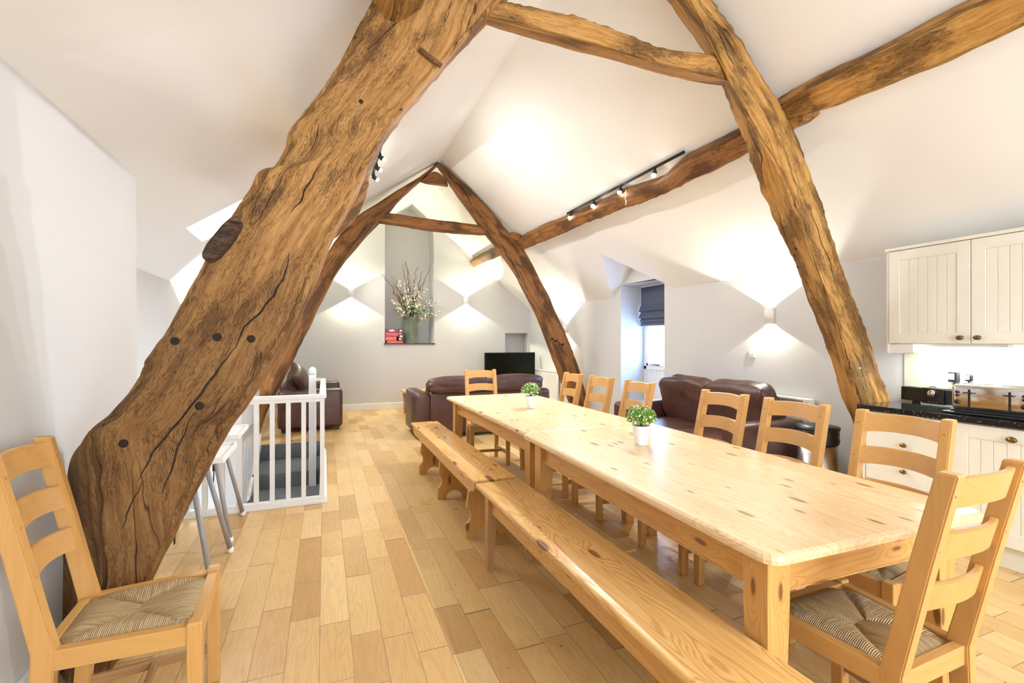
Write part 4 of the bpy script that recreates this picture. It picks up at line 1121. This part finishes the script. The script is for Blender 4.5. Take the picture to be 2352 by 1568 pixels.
    for s_ in (-1, 1):
        b = MB(); b.b2((.03, s_ * .16 - .012, 0), (.08, s_ * .16 + .012, .017)); b.build('foot', M['black'], t)
    b = MB(); b.lathe([(.001, .014), (.024, .014), (.027, .010), (.028, 0), (.001, 0)], seg=28); o = b.build('dial', M['chrome'], t); o.location = (-.001, 0, .088); o.rotation_euler = (0, -PI / 2, 0)
    b = MB()
    for k in range(3): b.box((-.0005, -.03 + k * .025, .026), (.002, .014, .004), 0)
    for z in (.042, .054): b.box((-.0005, -.052, z), (.002, .008, .002), 0)
    b.build('buttons', M['grey'], t)
    # toaster on its tray
    b = MB(); b.b2((3.90, 1.30, .912), (4.14, 1.885, .924), .005); o = b.build('toaster_tray', M['black']); tag(o, 'flat black tray under the toaster on the worktop', 'tray')
    t = thing('toaster', 'chrome four-slice toaster on the right of the worktop', 'toaster', (4.03, 1.66, .925), .10)
    b = MB(); b.box((0, 0, .095), (.19, .38, .17), .028, 0, seg=5); b.build('body', M['chrome'], t)
    b = MB(); b.box((0, 0, .007), (.185, .385, .016), .004); b.build('base', M['black'], t)
    for s_ in (-1, 1):
        b = MB(); b.b2((-.0965, s_ * .095 - .006, .035), (-.094, s_ * .095 + .006, .15)); b.build('lever_slot', M['black'], t)
        b = MB(); b.box((-.108, s_ * .095, .128), (.026, .05, .008), .003); b.build('lever', M['black'], t)
        yy = s_ * .155 if s_ > 0 else s_ * .158
        for z, r in ((.13, .010), (.108, .010), (.065, .015)):
            b = MB(); b.lathe([(.001, .010), (r * .9, .010), (r, 0), (.001, 0)], seg=14); o = b.build('button', M['black'], t); o.location = (-.095, yy, z); o.rotation_euler = (0, -PI / 2, 0)
        for k in (-.04, .04):
            b = MB(); b.b2((k - .014, s_ * .095 - .07, .1795), (k + .014, s_ * .095 + .07, .1815), .001); b.build('slot', M['black'], t)
    # socket and plugs
    t = thing('wall_socket', 'white double socket on the splashback tiles', 'socket', (XW - .011, 1.985, 1.12), 0)
    b = MB(); b.box((-.004, 0, 0), (.009, .148, .088), .003); b.build('plate', M['plastic'], t)
    t = thing('power_plug', 'square black adaptor plug with a white label in the left socket', 'plug', (XW - .02, 2.028, 1.125)); b = MB(); b.box((-.026, 0, 0), (.05, .052, .074), .004); b.build('casing', M['black'], t)
    b = MB(); b.box((-.0515, .004, .004), (.001, .034, .044), 0); b.build('plug_label', M['plastic'], t)
    ps = [Vector((-.03, -.005, -.037)), Vector((-.035, -.005, -.07)), Vector((-.05, .0, -.11)), Vector((-.06, .05, -.105)), Vector((-.06, .11, -.080)), Vector((-.030, .15, -.085)), Vector((-.012, .155, -.10))]
    b = MB(); b.tube(ps, .0028, 6); b.build('cable', M['black'], t)
    t = thing('power_plug', 'rounded black mains plug in the right socket', 'plug', (XW - .02, 1.945, 1.125)); b = MB(); b.box((-.018, 0, 0), (.034, .048, .05), .014, seg=4); b.build('casing', M['black'], t)
    b = MB(); b.box((-.0355, .004, .002), (.001, .03, .032), 0); b.build('plug_label', M['plastic'], t)
    b = MB(); b.tube([(-.02, 0, -.024), (-.024, 0, -.07), (-.024, -.01, -.13), (-.020, -.02, -.19)], .003, 6); b.build('cable', M['black'], t)
kitchen()
def bin_():
    t = thing('waste_bin', 'steel waste bin with black bag and lid beside the sofa', 'bin', (4.03, 2.84, 0))
    b = MB(); b.lathe([(.001, 0), (.150, 0), (.155, .03), (.155, .52), (.150, .52), (.145, .1), (.001, .08)], seg=36); b.build('body', M['steel'], t)
    b = MB(); rings = []
    for z, r in ((.50, .160), (.53, .166), (.565, .160), (.60, .166), (.63, .158)): rings.append([Vector(((r + .008 * noise.noise(Vector((k * .9, z * 30, 2)))) * math.cos(2 * PI * k / 40), (r + .008 * noise.noise(Vector((k * .9, z * 30, 2)))) * math.sin(2 * PI * k / 40), z + .006 * noise.noise(Vector((k * .5, z, 9))))) for k in range(40)])
    b.loft(rings, True, False, True); b.build('bag', M['bag'], t)
    b = MB(); b.lathe([(.001, .62), (.165, .62), (.172, .63), (.170, .648), (.10, .662), (.001, .664)], seg=36); b.build('lid', M['black'], t)
bin_()
def heater():
    t = thing('panel_heater', 'white electric panel heater on the right wall behind the sofa', 'heater', (XW, 3.27, 0))
    b = MB(); b.b2((-.085, -.155, .46), (-.02, .34, .835), .010); b.build('casing', M['white'], t)
    b = MB(); b.b2((-.088, -.08, .78), (-.084, .32, .815)); b.build('grille', M['grey'], t)
    b = MB(); b.lathe([(.001, .012), (.010, .012), (.012, 0), (.001, 0)], seg=14); o = b.build('dial', M['grey'], t); o.location = (-.085, -.12, .79); o.rotation_euler = (0, -PI / 2, 0)
    b = MB(); b.b2((-.021, -.1, .5), (0, .28, .75)); b.build('bracket', M['white'], t)
heater()
def switch_plate(label, x, y, z, ry, holes=False, name='light_switch', cat='switch', w_=.086):
    t = thing(name, label, cat, (x, y, z), ry)
    b = MB(); b.box((-.005, 0, 0), (.010, w_, .086), .003); b.build('plate', M['plastic'], t)
    if not holes:
        for k in (-1, 0, 1):
            b = MB(); b.box((-.012, k * .017, 0), (.006, .011, .024), .002); b.build('rocker', M['plastic'], t)
    else:
        for k in ((-1, 1) if w_ > .1 else (0,)):
            b = MB()
            for yy, zz in ((0, .012), (-.011, -.012), (.011, -.012)): b.box((-.0104, k * .036 + yy, zz - .008), (.001, .004, .007), 0)
            b.build('pin_holes', M['black'], t)
switch_plate('white light switch on the right wall below the wall lamp', XW, 3.845, 1.255, 0)
switch_plate('white wall socket near the floor left of the window recess', XW, 6.73, .454, 0, True, 'wall_socket', 'socket')
switch_plate('white double socket low on the left wall behind the lone chair', XN + .03, 1.90, .47, PI, True, 'wall_socket', 'socket', .146)

# roman blind in the window recess
def blind():
    t = thing('roman_blind', 'slate blue roman blind drawn half up in the window recess', 'blind')
    x0 = 4.79; y0, y1 = WY0 + .015, WY1 - .02; b = MB()
    prof = [(x0, 2.27), (x0 - .002, 2.10), (x0 - .004, 1.98), (x0 - .045, 1.90), (x0 - .055, 1.875), (x0 - .01, 1.865), (x0 - .012, 1.85), (x0 - .05, 1.78), (x0 - .045, 1.76), (x0 - .005, 1.755), (x0 - .03, 1.72), (x0 - .025, 1.70), (x0 + .0, 1.70), (x0 - .012, 1.665), (x0 - .010, 1.64)]
    rings = []
    for x, z in prof: rings.append([Vector((x, y0, z)), Vector((x, y1, z)), Vector((x + .018, y1, z)), Vector((x + .018, y0, z))])
    b.loft(rings, True, True, False); b.build('fabric', M['fabric'], t)
    b = MB(); b.b2((x0 - .018, y0, 1.632), (x0 + .008, y1, 1.645), .002); b.build('bottom_bar', M['blindtrim'], t)
    b = MB(); b.b2((x0 - .005, y0, 2.262), (x0 + .04, y1, 2.284)); b.build('head_rail', M['white'], t)
blind()

# ------------------------------------------------------------------ stairs and balustrade
def stairs():
    t = thing('staircase', 'grey carpeted stairs going down behind the white railing', 'stairs')
    ys = [7.05, 6.32, 5.50, 5.22, 4.94, 4.66]; n = 0
    for i in range(6):
        z = -.19 * (i + 1); ya = ys[i]; yb_ = ys[i + 1] if i + 1 < len(ys) else 4.45
        b = MB(); sk_ = .10 if i in (1,) else 0
        b.prism([(-.795, yb_ - .02), (HX1 - .012, yb_ - .02 - sk_), (HX1 - .012, ya), (-.795, ya)], z - .19, z, 2, .012); b.build('step', M['carpet'], t)
    b = MB(); b.b2((-.795, 7.025, -.19), (HX1 - .012, 7.05, .012), .012, seg=3); b.build('nosing', M['carpet'], t)
    b = MB(); b.prism([(7.05, .0), (5.3, -1.0), (5.3, -.72), (7.05, .16)], -.80, -.778, 0); b.build('string_board', M['white'], t)
stairs()
def balustrade():
    t = thing('stair_railing', 'white painted wooden railing with square balusters around the stairwell', 'railing')
    Y0 = 4.385; XA, XB_ = -1.50, -.012
    b = MB(); b.b2((XA, Y0 - .03, .90), (XB_ + .028, Y0 + .03, .935), .006); b.b2((XA, Y0 - .018, .872), (XB_ + .014, Y0 + .018, .902), .003); b.build('handrail', M['white'], t)
    b = MB(); b.b2((XB_ - .03, Y0 + .03, .90), (XB_ + .028, 6.33, .935), .006); b.b2((XB_ - .018, Y0 + .018, .872), (XB_ + .014, 6.33, .902), .003); b.build('handrail', M['white'], t)
    b = MB(); b.b2((-.13, 6.27, .90), (XB_ + .028, 6.33, .935), .006); b.build('handrail', M['white'], t)
    b = MB(); b.b2((XA, Y0 - .035, 0), (XB_ + .035, Y0 + .05, .03), .003); b.b2((XA, Y0 - .025, .03), (XB_ + .025, Y0 + .03, .055), .003); b.build('base_rail', M['white'], t)
    b = MB(); b.b2((XB_ - .03, Y0 + .03, 0), (XB_ + .035, 6.36, .03), .003); b.b2((XB_ - .02, Y0 + .03, .03), (XB_ + .025, 6.33, .055), .003); b.build('base_rail', M['white'], t)
    xs = [-.522, -.404, -.283, -.164, -.017, -.645, -.765, -.885, -1.005, -1.125, -1.245, -1.365]
    for x in xs:
        b = MB(); b.box((x, Y0, .465), (.036, .034, .83), .002, 2); b.build('baluster', M['white'], t)
    for k in range(1, 16):
        b = MB(); b.box((XB_ - .003, Y0 + k * .12, .465), (.03, .03, .83), .002, 2); b.build('baluster', M['white'], t)
    b = MB(); b.box((-.135, 6.29, .16), (.085, .085, 1.64), .006, 2)
    b.lathe([(.045, .98), (.045, 1.03), (.038, 1.055), (.022, 1.073), (.001, 1.08)], (-.135, 6.29, 0), 20); b.build('newel_post', M['white'], t)
balustrade()

# ------------------------------------------------------------------ highchairs by the railing
def highchair(label, loc, rz):
    t = thing('highchair', label, 'highchair', loc, rz, 'highchairs by the railing')
    b = MB()   # tray with raised rim
    b.box((0, -.14, .715), (.43, .25, .012), .004)
    for s_ in (-1, 1): b.box((s_ * .210, -.14, .717), (.014, .26, .036), .005); b.box((0, -.14 + s_ * .125, .717), (.43, .014, .036), .005)
    b.build('tray', M['plastic'], t)
    b = MB(); b.cushion((0, .06, .57), (.36, .34, .10), None, .0, 5, 8); b.box((0, .215, .70), (.33, .03, .28), .012, seg=3, rot=(.12, 0, 0))
    for s_ in (-1, 1): b.box((s_ * .178, .06, .655), (.022, .30, .14), .010, seg=3)
    b.build('seat_shell', M['plastic'], t)
    for sx in (-1, 1):
        for sy in (-1, 1):
            b = MB(); a = Vector((sx * .165, .02 + sy * .13, .59)); e = Vector((sx * .27, sy * .225, .012)); b.tube([a, e], .0145, 14); o = b.build('leg', M['grey'], t)
            b = MB(); b.lathe([(.001, 0), (.017, 0), (.018, .008), (.018, .028), (.015, .032)], (e.x, e.y, 0), 14); b.build('foot_cap', M['plastic'], o)
    return t
h1 = highchair('white plastic highchair with grey legs, nearer one, by the cruck beam', (-.80, 3.30, 0), math.radians(90))
h2 = dup(h1, (-.83, 4.02, 0), math.radians(90), 'white plastic highchair with grey legs pushed up against the railing')
b = MB(); b.tube([(0, -.07, .56), (.01, -.075, .45), (0, -.07, .30)], .004, 6); b.box((.008, -.075, .46), (.012, .02, .05), .003); b.box((0, -.07, .31), (.014, .026, .03), .003)
b.build('harness_strap', M['black'], h2)
b = MB(); b.b2((-.012, .015, .20), (.012, .021, .56), .001); b.build('harness_strap', M['black'], h1)

# ------------------------------------------------------------------ lamps
LAMPS = []
def lamp(name, kind, loc, energy, col=(1, .93, .82), **k):
    l = bpy.data.lights.new(name, kind); l.energy = energy; l.color = col
    for a, v in k.items(): setattr(l, a, v)
    o = bpy.data.objects.new(name, l); COL.objects.link(o); o.location = loc; return o
def aim(o, target): o.rotation_euler = (Vector(target) - o.location).to_track_quat('-Z', 'Y').to_euler()

def sconce(label, loc, nrm, e=16, col=(1, .98, .84), upk=1.0):
    """half-round up-and-down wall lamp; nrm = direction off the wall"""
    n = Vector(nrm); rz = math.atan2(n.y, n.x)
    t = thing('wall_lamp', label, 'wall lamp', loc, rz, 'white up-and-down wall lamps')
    b = MB(); out, inn = [], []
    K = 14
    def arc(r, z): return [Vector((.012 + r * math.cos(a), r * math.sin(a), z)) for a in [(-PI / 2 + PI * k / K) for k in range(K + 1)]]
    ro, ri = .052, .047
    rings = []
    for z in (-.08, .08): rings.append(arc(ro, z) + arc(ri, z)[::-1])
    b.loft(rings, True, True, True)
    b.build('shade', M['white'], t)
    b = MB(); b.b2((0, -.052, -.08), (.011, .052, .08), .002); b.build('backplate', M['white'], t)
    for s_ in (-1, 1):
        b = MB(); b.lathe([(.001, 0), (.020, 0), (.020, .012), (.001, .014)], (.035, 0, s_ * .045 - .007), 14); b.build('bulb', M['bulb'], t)
        L_ = lamp('lamp_light', 'SPOT', Vector(loc) + n * .045 + Vector((0, 0, s_ * .075)), e * (upk if s_ > 0 else 1), col, spot_size=math.radians(124), spot_blend=.12, shadow_soft_size=.006)
        aim(L_, L_.location + Vector((0, 0, s_)))
sconce('white wall lamp lit on the end wall left of the niche', (.493, YB, 2.345), (0, -1, 0), 72, (1, 1, .70))
sconce('white wall lamp lit on the end wall right of the niche', (2.873, YB, 2.285), (0, -1, 0), 72, (1, 1, .70))
sconce('white wall lamp lit on the right wall above the light switch', (XW, 3.62, 1.665), (-1, 0, 0), 20, upk=2.2)
sconce('white wall lamp hidden behind the far right cruck beam', (XW, 8.15, 1.64), (-1, 0, 0), 34, upk=2)
sconce('white wall lamp on the left eaves wall, hidden behind the big cruck beam', (XL, 6.75, 1.56), (1, 0, 0), 45, upk=3)

def track(label, a, b_, ts, offn, target_x, e, lean=.9, tz=1.0, wide=112, blend=.55):
    a, b_ = Vector(a), Vector(b_); t = thing('track_light', label, 'track light', a)
    d = b_ - a; b = MB(); b.tube([Vector(), d], .017, 4); b.build('track_bar', M['blackmetal'], t)
    for k in ts:
        p = d * k; h = p + Vector(offn)
        b = MB(); b.tube([p, h * .4 + p * .6, h], [.010, .012, .010], 8)
        dirv = (Vector((target_x, (a + h).y - lean, tz)) - (a + h)).normalized()
        b.tube([h - dirv * .035, h + dirv * .022], [.022, .027], 14)
        o = b.build('spot_head', M['blackmetal'], t)
        b = MB(); b.lathe([(.001, -.024), (.014, -.019), (.023, -.008), (.024, 0), (.023, .008), (.014, .019), (.001, .024)], tuple(h + dirv * .026), 16); b.build('bulb', M['bulb'], o)
        L_ = lamp('track_spot', 'SPOT', a + h + dirv * .06, e, (1, .985, .955), spot_size=math.radians(wide), spot_blend=blend, shadow_soft_size=.02)
        aim(L_, L_.location + dirv)
r0, r1 = roofR(1303, 490, .045), roofR(1571, 349, .045)
track('black track light with four lit spots above the right purlin', r0, r1, (.05, .31, .56, .82), (-.015, 0, -.07), 1.7, 84)
lA = roofL(884, 352, .05); lB = roofL(864, 385, .05)
ya, yb_ = 5.35, 3.3
xx = roofL(870, 372, .05).x
track('black track light on the left slope, two lit spots showing past the big beam', (xx - .03, 6.0, zL(xx - .03) - .045), (xx - .03, 3.6, zL(xx - .03) - .045), (.05, .19, .33), (.02, 0, -.07), 3.2, 50, .3, 1.75, 160, 1.0)
track('unseen black track light added to brighten the far bay, behind the far cruck beam', (.32, 9.3, zL(.32) - .045), (.32, 7.9, zL(.32) - .045), (.06, .5, .94), (.02, 0, -.07), 2.6, 45, .3)  # extra track, hidden by the blades, added to lift the gable end
# cord hanging from the track
p = on(1437, 436, 0, 2.93); b = MB(); b.tube([Vector((0, 0, 0)), Vector((.004, 0, -.05)), Vector((-.004, .004, -.09)), Vector((.006, 0, -.12)), Vector((0, 0, -.16))], [.004, .005, .003, .006, .003], 6)
o = b.build('pull_cord', M['plastic'], None, p); tag(o, 'short white frayed cord hanging below the third track spot', 'cord')

lamp('under_cabinet_glow', 'AREA', (4.25, 1.94, 1.325), 7.5, (.93, 1, .93), shape='RECTANGLE', size=.05, size_y=.48)

# daylight from sky, dormer and skylight, plus a fill light added behind the camera
W = bpy.data.worlds.new('sky'); S.world = W; W.use_nodes = True
wt = W.node_tree; bg = wt.nodes['Background']; bg.inputs['Color'].default_value = (.88, .94, 1, 1); bg.inputs['Strength'].default_value = 3.0
o = lamp('rear_fill_light', 'AREA', ((RX0 + RX1) / 2, YF + .03, (RZ0 + RZ1) / 2), 118, (.90, .95, 1), shape='RECTANGLE', size=RX1 - RX0, size_y=RZ1 - RZ0); aim(o, o.location + Vector((0, 1, 0)))  # soft fill added in the unseen rear opening
o = lamp('dormer_daylight', 'AREA', (4.95, (WY0 + WY1) / 2, 1.62), 70, (.22, .48, 1), shape='RECTANGLE', size=.9, size_y=1.2); aim(o, o.location + Vector((-1, 0, 0)))
c_ = Vector(sk((SKX0 + SKX1) / 2, (SKY0 + SKY1) / 2, 1.5)); o = lamp('skylight_daylight', 'AREA', c_, 130, (.92, .96, 1), shape='RECTANGLE', size=.75, size_y=.6); aim(o, c_ - up)
o = lamp('stair_daylight', 'AREA', (-1.2, 4.9, -1.9), 14, (.70, .84, 1), shape='RECTANGLE', size=.6, size_y=.6); aim(o, (-1.15, 5.6, 0))

# ------------------------------------------------------------------ camera and view
cam = bpy.data.cameras.new('camera'); cam.sensor_width = 36; cam.lens = 36 * FPX / 2352; cam.clip_start = .02
co = bpy.data.objects.new('camera', cam); COL.objects.link(co); co.location = EYE; co.rotation_euler = (PI / 2, 0, -TH); S.camera = co
S.view_settings.view_transform = 'Standard'; S.view_settings.look = 'None'; S.view_settings.gamma = 1; S.view_settings.use_curve_mapping = False
S.view_settings.exposure = 0.45
S.cycles.use_denoising = True; S.cycles.max_bounces = 5; S.cycles.diffuse_bounces = 4; S.cycles.glossy_bounces = 3; S.cycles.transmission_bounces = 4; S.cycles.use_adaptive_sampling = True; S.cycles.adaptive_threshold = .09; S.cycles.sample_clamp_indirect = 6
